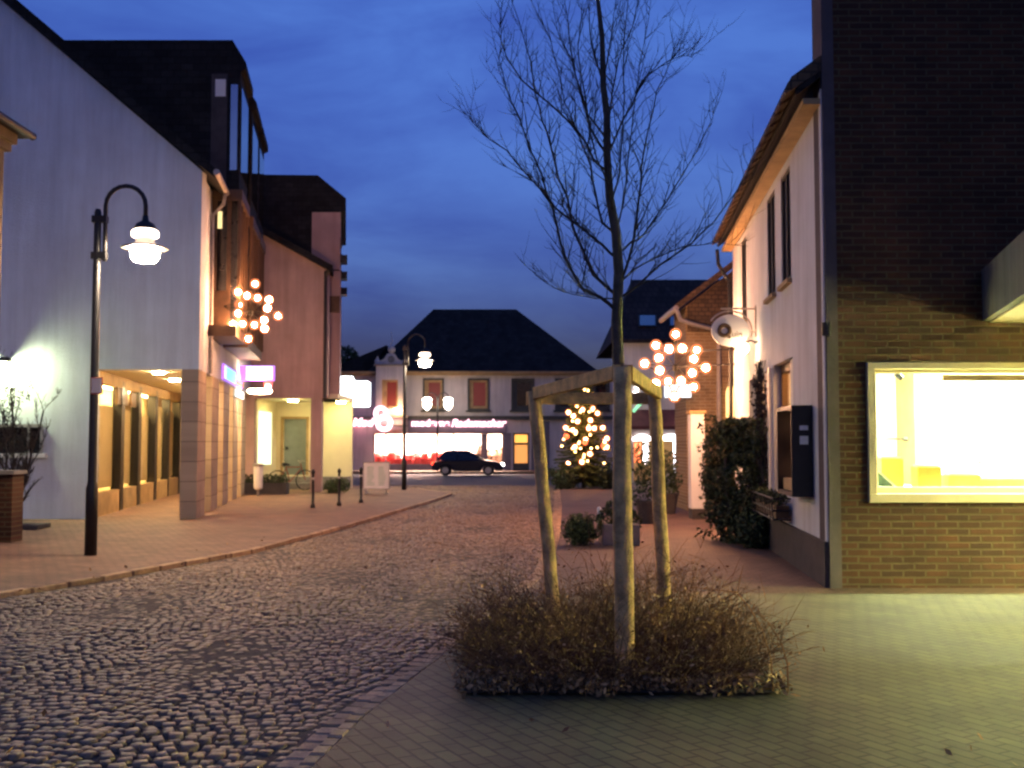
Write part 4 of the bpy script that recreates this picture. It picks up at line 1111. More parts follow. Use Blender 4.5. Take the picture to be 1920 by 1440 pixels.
for k in range(5):
    b = MB(); b.box(WX0 + .5 + k * 1.4, WX0 + 1.6 + k * 1.4, YG + .5, YG + .85, 2.80, 2.88); b.build('ceiling_lamp', M['shop_tube'], swf)
# added out-of-view wall with a lit window, to light forecourt and stakes
b = MB(); b.wall(1, 4.6, 11.9, 0.03, 12, 9.6, 9.95, [(5.4, 11.4, .85, 2.62)]); b.build('added_side_wall', M['brick'], hg)
b = MB(); b.wall(1, 5.4, 11.4, .85, 2.62, 9.56, 9.7, [(5.5, 8.35, .95, 2.54), (8.45, 11.3, .95, 2.54)]); sw2 = b.build('side_window', M['frame'], hg)  # added window, unseen, there for its light
b = MB(); b.box(9.63, 9.64, 5.5, 11.3, .95, 2.54); b.build('pane', M['pane'], sw2)
b = MB(); b.box(12.3, 12.4, 5.3, 11.5, .5, 3.0); b.box(9.96, 12.3, 5.3, 5.4, .5, 3.0); b.box(9.96, 12.3, 11.4, 11.5, .5, 3.0); b.box(9.96, 12.3, 5.4, 11.4, 2.9, 3.0); b.box(9.96, 12.3, 5.4, 11.4, .5, .8); b.build('window_room', M['shop_white'], sw2)  # room behind the added window
for k in range(4):
    b = MB(); b.box(10.4, 11.2, 5.8 + k * 1.4, 6.8 + k * 1.4, 2.80, 2.88); b.build('ceiling_lamp', M['added_side_light'], sw2)  # added lamps, lighting stakes and forecourt from the right
# canopy
b = MB()
b.prism([(5.32, YG - .002), (14, YG - .002), (14, 5.5), (3.27 + .3, 5.5)], 2, 3.02, 3.60)
b.build('canopy', mat('canopy_render', (.20, .20, .19), .9, .15, 1.5, .3, 40, streak=.3), hg)
b = MB(); b.prism([(5.40, YG - .01), (14, YG - .01), (14, 5.6), (3.7, 5.6)], 2, 3.003, 3.018); b.build('canopy_soffit', M['cream'], hg)

b = MB(); b.box(4.95, WX1 - .16, YG + .22, YG + .30, 2.36, 2.43); b.build('roller_blind', M['soffit'], swf)
# goods in the lit window
M['carton'] = mat('yellow_carton', (.55, .42, .07), .7, .15, 6)
def carton(x0, x1, y, z1, label):
    t = thing('carton', ((x0 + x1) / 2, y, 1.1), label, 'box', 'cartons in the lit shop window')
    b = MB(); b.box(x0, x1, y, y + .22, 1.1, z1); b.build('box_body', M['carton'], t, bevel=.006)
    b = MB(); b.box(x0 + .02, x1 - .02, y + .02, y + .2, z1 + .001, z1 + .02); b.build('box_lid', M['frame'], t)
carton(4.36, 4.62, YG + .62, 1.47, 'pale yellow carton standing beside the leaning picture')
carton(4.74, 5.02, YG + .5, 1.37, 'taller mustard carton in the middle of the lit window')
carton(5.12, 5.50, YG + .55, 1.27, 'low mustard carton toward the right of the lit window')
carton(5.52, 6.2, YG + .6, 1.22, 'long flat carton at the right edge of the lit window')
t = thing('picture_frame', (4.3, YG + .5, 1.1), 'colourful picture with white edge leaning in the window corner', 'picture')
fr = lambda x, y, z: (4.22 + x * .80 - z * .0 + z * .62 * 0, YG + .42 + y, 1.14 + z - x * .72)
b = MB(fr); b.box(-.02, .30, 0, .02, .0, .22); b.build('frame', M['white_paint'], t)
mm = mat('speckled_print', (.12, .22, .16), .5, .9, 14)
b = MB(fr); b.box(.0, .28, -.006, -.001, .02, .19); b.build('print', mm, t)
q = at(1688, 700, YG + .6)
t = thing('window_spotlight', tuple(q), 'small dark spotlight hanging at the top of the lit window', 'lamp')
b = MB(); b.tube([(q.x, q.y, q.z + .1), (q.x, q.y, q.z - .02)], .014, 6); b.tube([(q.x - .05, q.y, q.z), (q.x + .02, q.y, q.z - .06)], .035, 8); b.build('spot_body', M['dark_metal'], t)
b = MB(); b.box(q.x - .1, q.x + .12, q.y - .02, q.y + .02, q.z + .06, q.z + .09); b.build('rail', M['dark_metal'], t)
q = at(1684, 823, YG + 1.4)
b = MB(); b.tube([(q.x - .1, q.y, q.z), (q.x + .06, q.y, q.z)], .012, 5); b.lathe([(.03, 0), (.03, .06)], (q.x + .06, q.y, q.z), 8, 'x'); b.tube([(q.x - .1, q.y, q.z), (q.x - .1, q.y + 1.3, q.z)], .01, 5)
_hook = b
q2 = at(1838, 866, YG + .9); o_ = MB().ball(q2, .035, 10)
tag(o_.build('ornament', mat('pink_glass_ball', (.6, .12, .25), .3), None, True), 'tiny pink ball ornament hanging low in the lit window', 'ornament')
q3 = at(1908, 852, YG + .9); o_ = MB(); o_.tube([(q3.x - .09, q3.y, q3.z), (q3.x + .12, q3.y, q3.z + .01)], .012, 6); o_.tube([(q3.x, q3.y, q3.z), (q3.x, q3.y, 1.1)], .008, 5)
tag(o_.build('ornament_stand', M['soffit']), 'thin brass rod stand at the right edge of the lit window', 'stand')
b = _hook
tag(b.build('display_hook', M['dark_metal']), 'dark hook on the bright back wall of the lit window', 'hook')

# ------------------------------------------------------------------ left foreground building corner and brick pillar
M['eave_wood'] = mat('brown_painted_eaves', (.20, .13, .07), .8, .25, 3, .2, 30)
hl = thing('corner_house', (-8, 15, 0), 'corner of a nearer house at the left edge with moulded eaves', 'house')
b = MB(); b.box(-9.5, -7.24, 12, 15.0, 0, 5.8); b.build('wall', M['eave_wood'], hl)
b = MB(); b.box(-9.5, -7.16, 11.9, 15.05, 5.80, 5.92); b.box(-9.5, -7.10, 11.85, 15.1, 5.92, 6.06); b.build('cornice', M['eave_wood'], hl)
b = MB(); b.prism([(-7.0, 6.062), (-7.0, 6.16), (-9.5, 7.6), (-9.5, 6.062)], 1, 11.6, 15.3); b.build('roof', M['dark_tile'], hl)
b = MB(); b.tube([(-6.98, 11.6, 6.10), (-6.98, 15.32, 6.10)], .06, 8); b.build('gutter', M['dark_metal'], hl)
x1 = at(22, 950, 17.2).x
t = thing('brick_pillar', (x1 - .3, 17.4, .05), 'low red brick pillar at the left picture edge', 'pillar')
b = MB(); b.box(x1 - .7, x1, 17.2, 17.6, .05, 1.14); b.build('shaft', M['brick'], t)
b = MB(); b.box(x1 - .74, x1 + .04, 17.16, 17.64, 1.14, 1.2); b.build('cap', M['concrete'], t)
xx = at(55, 990, 20).x
t = thing('stone_slab', (xx, 20, .05), 'dark low stone slab on the pavement before the white gable', 'slab')
b = MB(); b.box(xx - .45, xx + .28, 19.7, 20.3, .05, .14); b.build('slab', M['dark_plinth'], t, bevel=.02)
# bare shrub in front of the gable
rnd = random.Random(21)
t = thing('bare_shrub', (-9.6, 20.3, .05), 'bare branched shrub against the lit white gable', 'shrub')
b = MB()
def shoot(mb, p, d, ln, r, depth, rnd, up=.15, segs=5, spread=.7, kids=4, sides=4, taper=.25):
    pts = [Vector(p)]; rad = [r]
    d = Vector(d).normalized()
    for i in range(segs):
        d = (d + Vector((rnd.gauss(0, .13), rnd.gauss(0, .13), rnd.gauss(0, .08) + up))).normalized()
        pts.append(pts[-1] + d * ln / segs); rad.append(max(.004, r * (1 - (1 - taper) * (i + 1) / segs)))
    mb.tube(pts, rad, sides, False)
    if depth > 0:
        for k in range(kids):
            i = rnd.randint(1, segs)
            ax = Vector((rnd.gauss(0, 1), rnd.gauss(0, 1), rnd.gauss(0, .5))).normalized()
            nd = (d * (1 - spread) + ax * spread + Vector((0, 0, .25))).normalized()
            shoot(mb, pts[i], nd, ln * rnd.uniform(.16, .36), rad[i] * .6, depth - 1, rnd, up, segs - 1 if segs > 3 else 3, spread, kids, sides, taper)
for (px, lean, ln) in ((8, -.02, 2.5), (16, .10, 2.6), (24, .22, 2.3), (2, -.1, 2.2), (22, .42, 1.5), (12, .12, 2.0)):
    x = (px - 960) / F * 20.3
    shoot(b, (x, 20.3, .05), (lean, rnd.uniform(-.1, .1), 1), ln, .036, 2, rnd, .09, 6, .5, 16, 4, .4)
b.build('branches', M['twig'], t)
b = MB()
for k in range(9): leaves(b, (rnd.uniform(-9.75, -9.1), 20.3 + rnd.uniform(-.3, .3), rnd.uniform(1.6, 2.75)), (.2, .2, .16), 55, .03, rnd, shell=.2)
b.build('foliage', M['twig'], t)

# ------------------------------------------------------------------ street furniture on the left pavement
def bollard(x, y, lab, first=None):
    if first: return copy_thing(first, (x, y, .05), lab)
    t = thing('bollard', (x, y, .05), lab, 'bollard', 'bollards along the left kerb')
    b = MB(); b.lathe([(.06, .05), (.06, .12), (.035, .16), (.033, .88), (.05, .9), (.05, .95), (.02, 1.0)], (x, y, 0), 12); b.build('post', M['dark_metal'], t, True)
    b = MB(); b.lathe([(.038, .74), (.038, .80)], (x, y, 0), 12); b.build('collar', M['zinc'], t)
    return t
bo = bollard(at(587, 900, 26.3).x, 26.3, 'slim dark bollard nearest the pink house column')
bollard(at(636, 900, 27.2).x, 27.2, 'middle slim bollard, in front of the green bush', bo)
bollard(at(677, 900, 28.6).x, 28.6, 'slim dark bollard just left of the notice board', bo)
x0 = at(682, 900, 33.5).x; x1 = at(729, 900, 33.5).x
t = thing('notice_board', ((x0 + x1) / 2, 33.5, .05), 'white free standing board with two faded green columns of print', 'sign board')
b = MB(); b.box(x0, x1, 33.5, 33.54, .22, 1.02); b.build('board', M['white_paint'], t)
M['green_ink'] = mat('faded_green_print', (.38, .52, .42), .7, .2, 20)
b = MB()
rnd = random.Random(2)
for c0 in (x0 + .10, x0 + .46):
    for k in range(11): b.box(c0, c0 + rnd.uniform(.16, .24), 33.494, 33.499, .32 + k * .055, .345 + k * .055)
b.build('print', M['green_ink'], t)
b = MB(); b.wall(0, x0 - .03, x1 + .03, .19, 1.05, 33.485, 33.55, [(x0, x1, .22, 1.02)]); b.box(x0 + .05, x0 + .1, 33.5, 33.55, .05, .19); b.box(x1 - .1, x1 - .05, 33.5, 33.55, .05, .19); b.box(x0 + .05, x0 + .1, 33.3, 33.8, .05, .08); b.box(x1 - .1, x1 - .05, 33.3, 33.8, .05, .08); b.build('frame', M['zinc'], t)
q = at(484, 905, 32)
t = thing('litter_bin', (q.x, 32, .05), 'narrow white litter bin by the pink house corner', 'bin')
b = MB(); b.lathe([(.08, .25), (.13, .3), (.15, .95)], (q.x, 32, 0), 14); b.build('bin_body', M['white_paint'], t)
b = MB(); b.lathe([(.17, .952), (.18, 1.0), (.1, 1.03)], (q.x, 32, 0), 14); b.lathe([(.04, .05), (.04, .25)], (q.x, 32, 0), 8); b.build('bin_lid', M['zinc'], t)
# low planter and bushes by the passage
t = thing('trough_planter', (-7.9, 33.4, .05), 'long dark trough with low plants in front of the passage', 'planter')
b = MB(); b.wall(0, -8.4, -7.0, .05, .40, 33.2, 33.26); b.box(-8.4, -8.34, 33.26, 33.6, .05, .4); b.box(-7.06, -7.0, 33.26, 33.6, .05, .4); b.box(-8.4, -7.0, 33.6, 33.66, .05, .4); b.box(-8.34, -7.06, 33.26, 33.6, .05, .35); b.build('trough', M['dark_plinth'], t)
rnd = random.Random(8)
b = MB()
for k in range(9): leaves(b, (-8.3 + k * .15, 33.43, .5), (.14, .18, .16), 90, .045, rnd)
b.build('foliage', M['leaf_dark'], t)
q = at(632, 905, 34)
t = thing('bush', (q.x, 34, .05), 'round green bush under the pink house bay', 'bush')
b = MB()
for k in range(6): leaves(b, (q.x + rnd.uniform(-.2, .2), 34 + rnd.uniform(-.2, .2), .24 + rnd.uniform(-.06, .16)), (.30, .28, .22), 200, .04, rnd)
b.build('foliage', M['leaf_green'], t)
b = MB(); b.tube([(q.x, 34, .05), (q.x, 34, .4)], .03, 6); b.build('stem', M['bark'], t)
# bicycle leaning by the door
def bicycle(x, y, label):
    t = thing('bicycle', (x, y, .05), label, 'bicycle')
    dirx, diry = math.cos(R(35)), math.sin(R(35))
    f = lambda a, o, z: (x + a * dirx - o * diry, y + a * diry + o * dirx, .05 + z)
    for wx in (-.5, .5):
        b = MB(); b.tube([f(wx + .33 * math.cos(k * math.pi / 12), 0, .34 + .33 * math.sin(k * math.pi / 12)) for k in range(25)], .022, 6, False)
        w_ = b.build('wheel', M['dark_metal'], t)
        b = MB()
        for k in range(6): b.tube([f(wx + .32 * math.cos(k * math.pi / 6), 0, .34 + .32 * math.sin(k * math.pi / 6)), f(wx - .32 * math.cos(k * math.pi / 6), 0, .34 - .32 * math.sin(k * math.pi / 6))], .004, 3)
        b.build('spokes', M['zinc'], w_)
    b = MB()
    for p, q_ in (((-.5, .34), (-.05, .3)), ((-.05, .3), (-.2, .8)), ((-.2, .78), (.32, .78)), ((-.05, .3), (.34, .72)), ((-.5, .34), (-.18, .74)), ((.5, .34), (.32, .9))):
        b.tube([f(p[0], 0, p[1]), f(q_[0], 0, q_[1])], .018, 6)
    b.build('frame', mat('red_bicycle_paint', (.22, .03, .02), .4), t)
    b = MB(); b.tube([f(.36, -.28, .98), f(.3, -.1, 1.0), f(.32, 0, .92), f(.3, .1, 1.0), f(.36, .28, .98)], .014, 6); b.build('handlebar', M['zinc'], t)
    b = MB(); b.box(0, 0, 0, 0, 0, 0) if False else b.tube([f(-.32, 0, .86), f(-.2, 0, .88), f(-.06, 0, .86)], [.07, .06, .025], 8); b.build('saddle', M['dark_metal'], t)
q = at(523, 915, 34.0)
bicycle(q.x, 35.9, 'red framed bicycle parked before the grey passage door')

# planter post with basket behind bollards
q = at(640, 860, 42)
t = thing('flower_pillar', (q.x, 42, .0), 'pale post carrying a dark flower ball past the pink house', 'planter')
b = MB(); b.lathe([(.22, 0), (.2, .1), (.14, .15), (.14, 1.1), (.22, 1.15)], (q.x, 42, 0), 12); b.build('post', M['cwall'], t)
b = MB(); leaves(b, (q.x, 42, 1.4), (.34, .34, .32), 420, .06, rnd); b.build('foliage', M['leaf_dark'], t)

# ------------------------------------------------------------------ christmas tree
def conifer(x, y, H, Rb, label):
    t = thing('christmas_tree', (x, y, 0.0), label, 'christmas tree')
    rnd = random.Random(33)
    b = MB(); b.tube([(x, y, 0), (x, y, H * .6), (x, y, H)], [.09, .05, .012], 8); b.build('trunk', M['bark'], t)
    bn = MB(); tips = []
    nb = 230
    for i in range(nb):
        u = (i / nb) ** .82
        z = .15 + u * (H - .2)
        L_ = Rb * (1 - (z / H)) ** .85 * rnd.uniform(.72, 1.12) + .08
        a = i * 2.39996 + rnd.uniform(-.2, .2)
        d = Vector((math.cos(a), math.sin(a), 0))
        pts = [Vector((x, y, z + .1 * L_))]
        for k in range(1, 6):
            s = k / 5
            pts.append(Vector((x, y, z)) + d * L_ * s + Vector((0, 0, .1 * L_ - .42 * L_ * s + .22 * L_ * s * s)))
        bn.tube(pts, [.012, .01, .008, .006, .004, .002], 3, False)
        for k in range(int(50 + 95 * L_)):
            s = rnd.uniform(.12, 1.04); q = pts[0].lerp(pts[5], min(1, s)) if s > 1 else pts[int(min(4, s * 5))].lerp(pts[int(min(4, s * 5)) + 1], (s * 5) % 1)
            side = d.cross(Vector((0, 0, 1))) * rnd.choice((-1, 1))
            nd = (side * rnd.uniform(.4, 1) + d * rnd.uniform(.3, .9) + Vector((0, 0, rnd.uniform(-.5, .15)))).normalized()
            ln = rnd.uniform(.07, .2) * (1.15 - .5 * s)
            w = nd.cross(Vector((rnd.gauss(0, 1), rnd.gauss(0, 1), rnd.gauss(0, 1)))).normalized() * rnd.uniform(.014, .03)
            bn.add([q - w, q + w, q + nd * ln + w * .3, q + nd * ln - w * .3], [(0, 1, 2, 3)])
        tips.append(pts[5])
    bn.build('foliage', M['needle'], t)
    return t
q = at(1094, 830, 38.4)
xt = conifer(q.x, 38.4, 4.1, 1.28, 'decorated christmas tree with glowing bulbs on the square')
def on_tree(px, py):
    z = at(px, py, 38.4).z
    r = 1.28 * max(.03, 1 - z / 4.1) ** .85 * .95
    x = at(px, py, 38.4).x; dxx = x - q.x
    yy = 38.4 - math.sqrt(max(.01, r * r - dxx * dxx)) - .05
    return at(px, py, yy)
for (px, py) in ((1063, 749), (1080, 754), (1111, 742), (1092, 768), (1111, 766), (1066, 773), (1075, 780), (1083, 790), (1107, 788), (1061, 802), (1074, 806), (1104, 803), (1114, 803), (1130, 802), (1098, 824), (1138, 822), (1134, 827), (1138, 838), (1106, 851), (1091, 866), (1065, 868), (1078, 838), (1120, 775)):
    b = MB(); b.ball(on_tree(px, py), .06 if px != 1065 else .04, 10); o = b.build('bulb', M['tree_bulb'], xt, True)
    b = MB(); b.ball(on_tree(px, py), .12 if px != 1065 else .08, 10); b.build('halo_shell', M['bulb_halo'], o, True)  # same painted bloom around the tree bulb
rnd = random.Random(6)
for k in range(40):
    py = rnd.uniform(712, 872); w_ = (py - 700) * .30
    px = 1093 + rnd.uniform(-w_, w_)
    b = MB(); b.ball(on_tree(px, py), .038, 8); b.build('bulb', M['small_bulb'], xt, True)
for (px, py) in ((1062, 818), (1097, 829), (1080, 722), (1132, 836)):
    b = MB(); b.ball(on_tree(px, py), .10, 10); b.build('red_bauble', M['red_bauble'], xt, True)
rnd = random.Random(14)
b = MB()
for k in range(14): leaves(b, (q.x + rnd.uniform(-1.0, 1.0), 38.0 + rnd.uniform(-.6, .5), .25 + rnd.uniform(0, .35)), (.4, .4, .34), 170, .07, rnd)
tag(b.build('low_hedge', M['leaf_dark']), 'low dark evergreen hedge around the foot of the christmas tree', 'hedge')

# ------------------------------------------------------------------ hedge and climber by the white house
rnd = random.Random(17)
t = thing('tall_hedge', (3.6, 16.9, .03), 'tall dark evergreen bush clipped against the white house wall', 'bush')
b = MB()
for (px, py, Y_, r) in ((1352, 840, 18.2, .42), (1390, 830, 17.5, .45), (1420, 850, 17.0, .40), (1345, 900, 18.2, .40), (1385, 900, 17.4, .48), (1420, 920, 16.9, .45), (1352, 950, 18.0, .40), (1390, 965, 17.2, .48), (1422, 985, 16.7, .42), (1375, 1000, 17.4, .34), (1412, 1010, 16.6, .33), (1405, 815, 17.3, .33), (1368, 815, 17.9, .33)):
    p = at(px, py, Y_); leaves(b, (p.x, p.y, max(.25, p.z)), (r * .72, r, r * .85), 1150, .038, rnd, shell=.5)
b.build('foliage', M['leaf_dark'], t)
b = MB()
for k in range(7): b.tube([(3.5 + k * .02, 17.3 + k * .1, .03), (3.45 + k * .03, 17.3 + k * .1, 1.4)], .02, 5)
b.build('stem', M['bark'], t)
hb = MB()
for k in range(230):
    px = rnd.uniform(1326, 1440); py = rnd.uniform(790, 1020); Y_ = 18.3 - (px - 1326) / 114 * 1.6 - rnd.uniform(0, .5)
    p = at(px, py, Y_); d = Vector((rnd.gauss(-.5, .5), rnd.gauss(-.6, .5), rnd.gauss(.3, .5))).normalized()
    e = p + d * rnd.uniform(.12, .32)
    hb.tube([p, p.lerp(e, .5) + Vector((0, 0, .02)), e], [.005, .004, .002], 3, False)
    for j in range(7):
        leaves(hb, tuple(p.lerp(e, .3 + j * .1)), (.05, .05, .05), 1, .04, rnd, shell=.1)
hb.build('sprigs', M['leaf_dark'], t)
t = thing('climber', FW(.1, 4.9, .5), 'thin dark climbing plant around the white house doorway', 'climbing plant')
b = MB()
for k in range(22):
    a0 = rnd.uniform(4.35, 5.0); pts = [Vector(FW(.05, a0, .4))]
    for j in range(9):
        pts.append(Vector(FW(rnd.uniform(.02, .14), a0 + rnd.gauss(0, .12) + j * .03, .5 + (j + 1) * .27)))
    b.tube(pts, .007, 4, False)
for k in range(26):
    p = FW(.12, rnd.uniform(4.3, 5.1), rnd.uniform(.8, 2.85)); leaves(b, p, (.1, .16, .16), 26, .03, rnd, shell=.2)
b.build('foliage', M['twig'], t)

# ------------------------------------------------------------------ planter with bush, white post, dark potted plants
p0 = at(1130, 1020, 16.9).x; p1 = at(1200, 1020, 16.9).x
t = thing('stone_planter', ((p0 + p1) / 2, 17.2, .03), 'low stone planter with dark plants at the path edge, behind the front stake', 'planter')
b = MB(); b.wall(0, p0, p1, .03, .36, 16.9, 17.0); b.box(p0, p0 + .1, 17.0, 17.6, .03, .36); b.box(p1 - .1, p1, 17.0, 17.6, .03, .36); b.box(p0, p1, 17.6, 17.7, .03, .36); b.box(p0 + .1, p1 - .1, 17.0, 17.6, .03, .3); b.build('trough', M['concrete'], t, bevel=.012)
rnd = random.Random(44)
b = MB()
bush2 = thing('bush', (at(1088, 1000, 17.0).x, 17.0, .03), 'rounded bright green bush just left of the stone planter', 'bush')
for k in range(16):
    a_ = rnd.uniform(0, 6.28); r_ = rnd.uniform(0, .24)
    leaves(b, (at(1088, 1000, 17.0).x + r_ * math.cos(a_), 17.0 + r_ * math.sin(a_) * .8, .27 + rnd.uniform(-.10, .10) * (1 - r_)), (.19, .19, .19), 260, .024, rnd, shell=.4)
b.build('foliage', M['leaf_green'], bush2)
b = MB(); b.tube([(at(1088, 1000, 17.0).x, 17.0, .0), (at(1088, 1000, 17.0).x, 17.0, .3)], .03, 6); b.build('stem', M['bark'], bush2)
b = MB()
for (px, py, r) in ((1140, 975, .2), (1165, 968, .2), (1185, 975, .16), (1150, 955, .14)):
    p = at(px, py, 17.3); leaves(b, (p.x, 17.3, p.z), (r, r, r), 260, .035, rnd)
b.build('foliage', M['leaf_dark'], t)
q = at(1126, 965, 17.2)
tag(MB().lathe([(.035, .3), (.035, q.z + .08), (.015, q.z + .11)], (q.x, 16.96 + .5, 0), 10).build('marker_post', M['white_paint'], None, True), 'short white marker post standing in the stone planter', 'post')
rnd = random.Random(45)
def potted(px, Y_, h, r, label, n=900):
    x = at(px, 900, Y_).x
    t = thing('potted_shrub', (x, Y_, .03), label, 'potted plant', 'potted shrubs on the red path')
    b = MB(); b.lathe([(.16, .03), (.24, .45), (.26, .46), (.26, .5)], (x, Y_, 0), 14); b.build('pot', M['dark_plinth'], t)
    b = MB()
    for k in range(5): leaves(b, (x + rnd.uniform(-.12, .12), Y_ + rnd.uniform(-.1, .1), .5 + (h - .5) * (k + .5) / 5), (r, r, .3), n // 5, .045, rnd)
    b.build('foliage', M['leaf_dark'], t)
potted(1214, 21.5, 1.55, .26, 'dark upright shrub in a pot seen between the tree stakes')
potted(1252, 24.5, 1.3, .30, 'wider dark shrub in a pot near the white gate pillar')
potted(1280, 27.5, .95, .28, 'lowest dark potted shrub below the lit arched shop window', 600)

# ------------------------------------------------------------------ young tree with stakes
TY = 8.35
tree = thing('young_tree', (at(1160, 600, TY).x, TY, .03), 'bare young tree tied between wooden stakes in a shrub bed', 'tree')
rnd = random.Random(77)
trunk_px = [(1172, 1230), (1168, 1000), (1164, 800), (1160, 700), (1156, 603), (1160, 510), (1155, 437), (1143, 369), (1138, 292), (1138, 219), (1131, 160), (1129, 73), (1121, 0), (1118, -80), (1122, -170)]
trunk = [at(x, y, TY) for x, y in trunk_px]
trunk[0].z = .0
b = MB(); b.tube(trunk, [.055, .05, .047, .046, .044, .041, .038, .034, .031, .028, .025, .021, .017, .012, .006], 9)
b.build('trunk', M['bark'], tree, True)
limbs = [
 ([(1153, 581), (1126, 557), (1092, 540), (1070, 506), (1053, 457), (1036, 389), (1024, 360), (1002, 297), (988, 258), (973, 219), (949, 165), (934, 112), (941, 39)], .015, -.5),
 ([(1157, 559), (1141, 540), (1112, 515), (1092, 467), (1073, 428), (1063, 369), (1048, 335), (1034, 272), (1014, 224), (1005, 175), (995, 117), (980, 68), (961, 5), (955, -60)], .015, .5),
 ([(1157, 486), (1131, 459), (1092, 428), (1053, 399), (1024, 369), (990, 331), (951, 282), (917, 260), (883, 228), (871, 209)], .012, -.2),
 ([(1154, 442), (1131, 418), (1117, 369), (1107, 311), (1092, 272), (1073, 228), (1058, 194), (1046, 131), (1034, 78), (1005, 24), (990, -20)], .012, .7),
 ([(1139, 321), (1112, 297), (1085, 248), (1034, 199), (980, 151), (951, 107), (937, 63), (940, 10)], .011, -.6),
 ([(1138, 292), (1107, 243), (1092, 185), (1078, 136), (1068, 78), (1058, 0), (1055, -80)], .011, .2),
 ([(1165, 525), (1180, 486), (1194, 423), (1198, 370), (1202, 316), (1214, 243), (1233, 170), (1257, 112), (1265, 78)], .012, -.4),
 ([(1162, 530), (1190, 505), (1223, 486), (1282, 462), (1345, 455), (1400, 462)], .009, .5),
 ([(1160, 560), (1200, 530), (1240, 495), (1296, 457), (1335, 418), (1379, 360), (1400, 330), (1415, 290)], .010, -.3),
 ([(1158, 476), (1180, 455), (1209, 437), (1248, 379), (1277, 331), (1306, 287), (1335, 224), (1345, 190)], .010, .4),
 ([(1140, 290), (1158, 245), (1180, 204), (1209, 146), (1248, 117), (1280, 105), (1301, 108)], .009, -.3),
 ([(1139, 240), (1146, 200), (1155, 146), (1165, 92), (1185, 53), (1195, 0), (1200, -60)], .010, .3),
 ([(1138, 262), (1102, 214), (1090, 150), (1082, 87), (1090, 20), (1095, -60)], .009, .5),
 ([(1150, 400), (1140, 350), (1120, 300), (1095, 190), (1070, 110), (1045, 60), (1035, -10)], .009, -.7),
 ([(1131, 160), (1118, 110), (1105, 60), (1100, -10), (1102, -70)], .008, .1),
 ([(1131, 150), (1142, 90), (1150, 40), (1160, -40)], .007, -.2),
 ([(1155, 437), (1170, 380), (1178, 300), (1190, 200), (1200, 120), (1215, 40), (1225, -40)], .009, .6),
 ([(1145, 380), (1160, 330), (1165, 260), (1172, 180), (1168, 100), (1175, 20), (1180, -60)], .008, -.6),
 ([(1150, 560), (1115, 560), (1075, 552), (1040, 540), (1005, 515)], .006, -.6),
]
bl = MB(); bt = MB()
def twig(p, d, ln, r, depth):
    n = 4
    pts = [p]; rad = [r]
    for i in range(n):
        d = (d + Vector((rnd.gauss(0, .12), rnd.gauss(0, .12), .10 + rnd.gauss(0, .08)))).normalized()
        pts.append(pts[-1] + d * ln / n); rad.append(r * (1 - .75 * (i + 1) / n))
    bt.tube(pts, rad, 3, False)
    if depth > 0:
        for k in range(rnd.randint(2, 4)):
            i = rnd.randint(1, n)
            s = Vector((rnd.gauss(0, 1), rnd.gauss(0, 1), rnd.gauss(.1, .5))).normalized()
            twig(pts[i], (d * .55 + s * .6).normalized(), ln * rnd.uniform(.35, .6), r * .62, depth - 1)
for pts_px, r0, dy in limbs:
    n = len(pts_px)
    pts = []
    for i, (x, y) in enumerate(pts_px):
        s = i / (n - 1)
        pts.append(at(x + rnd.uniform(-2, 2), y, TY + dy * min(1, s * 1.3) * 1.1))
    # smooth by subdividing
    fine = []
    for i in range(n - 1):
        p_, q_ = pts[i], pts[i + 1]
        fine += [p_, p_.lerp(q_, .5) + Vector((rnd.gauss(0, .006), rnd.gauss(0, .01), rnd.gauss(0, .004)))]
    fine.append(pts[-1])
    m = len(fine)
    rad = [max(.0022, r0 * (1 - .86 * i / (m - 1))) for i in range(m)]
    bl.tube(fine, rad, 6, False)
    for i in range(2, m):
        d = (fine[i] - fine[i - 1]).normalized()
        for k in range(2):
            s = Vector((rnd.gauss(0, 1), rnd.gauss(0, .9), rnd.gauss(.0, .35))).normalized()
            frac = i / (m - 1)
            p_ = fine[i - 1].lerp(fine[i], rnd.random())
            twig(p_, (d * .65 + s * .6 + Vector((0, 0, .3))).normalized(), rnd.uniform(.18, .55) * (1.1 - .4 * frac), min(.0050, max(.0032, rad[i] * .7)), 1)
bl.build('limbs', M['twig'], tree, True)
bt.build('twigs', M['twig'], tree)

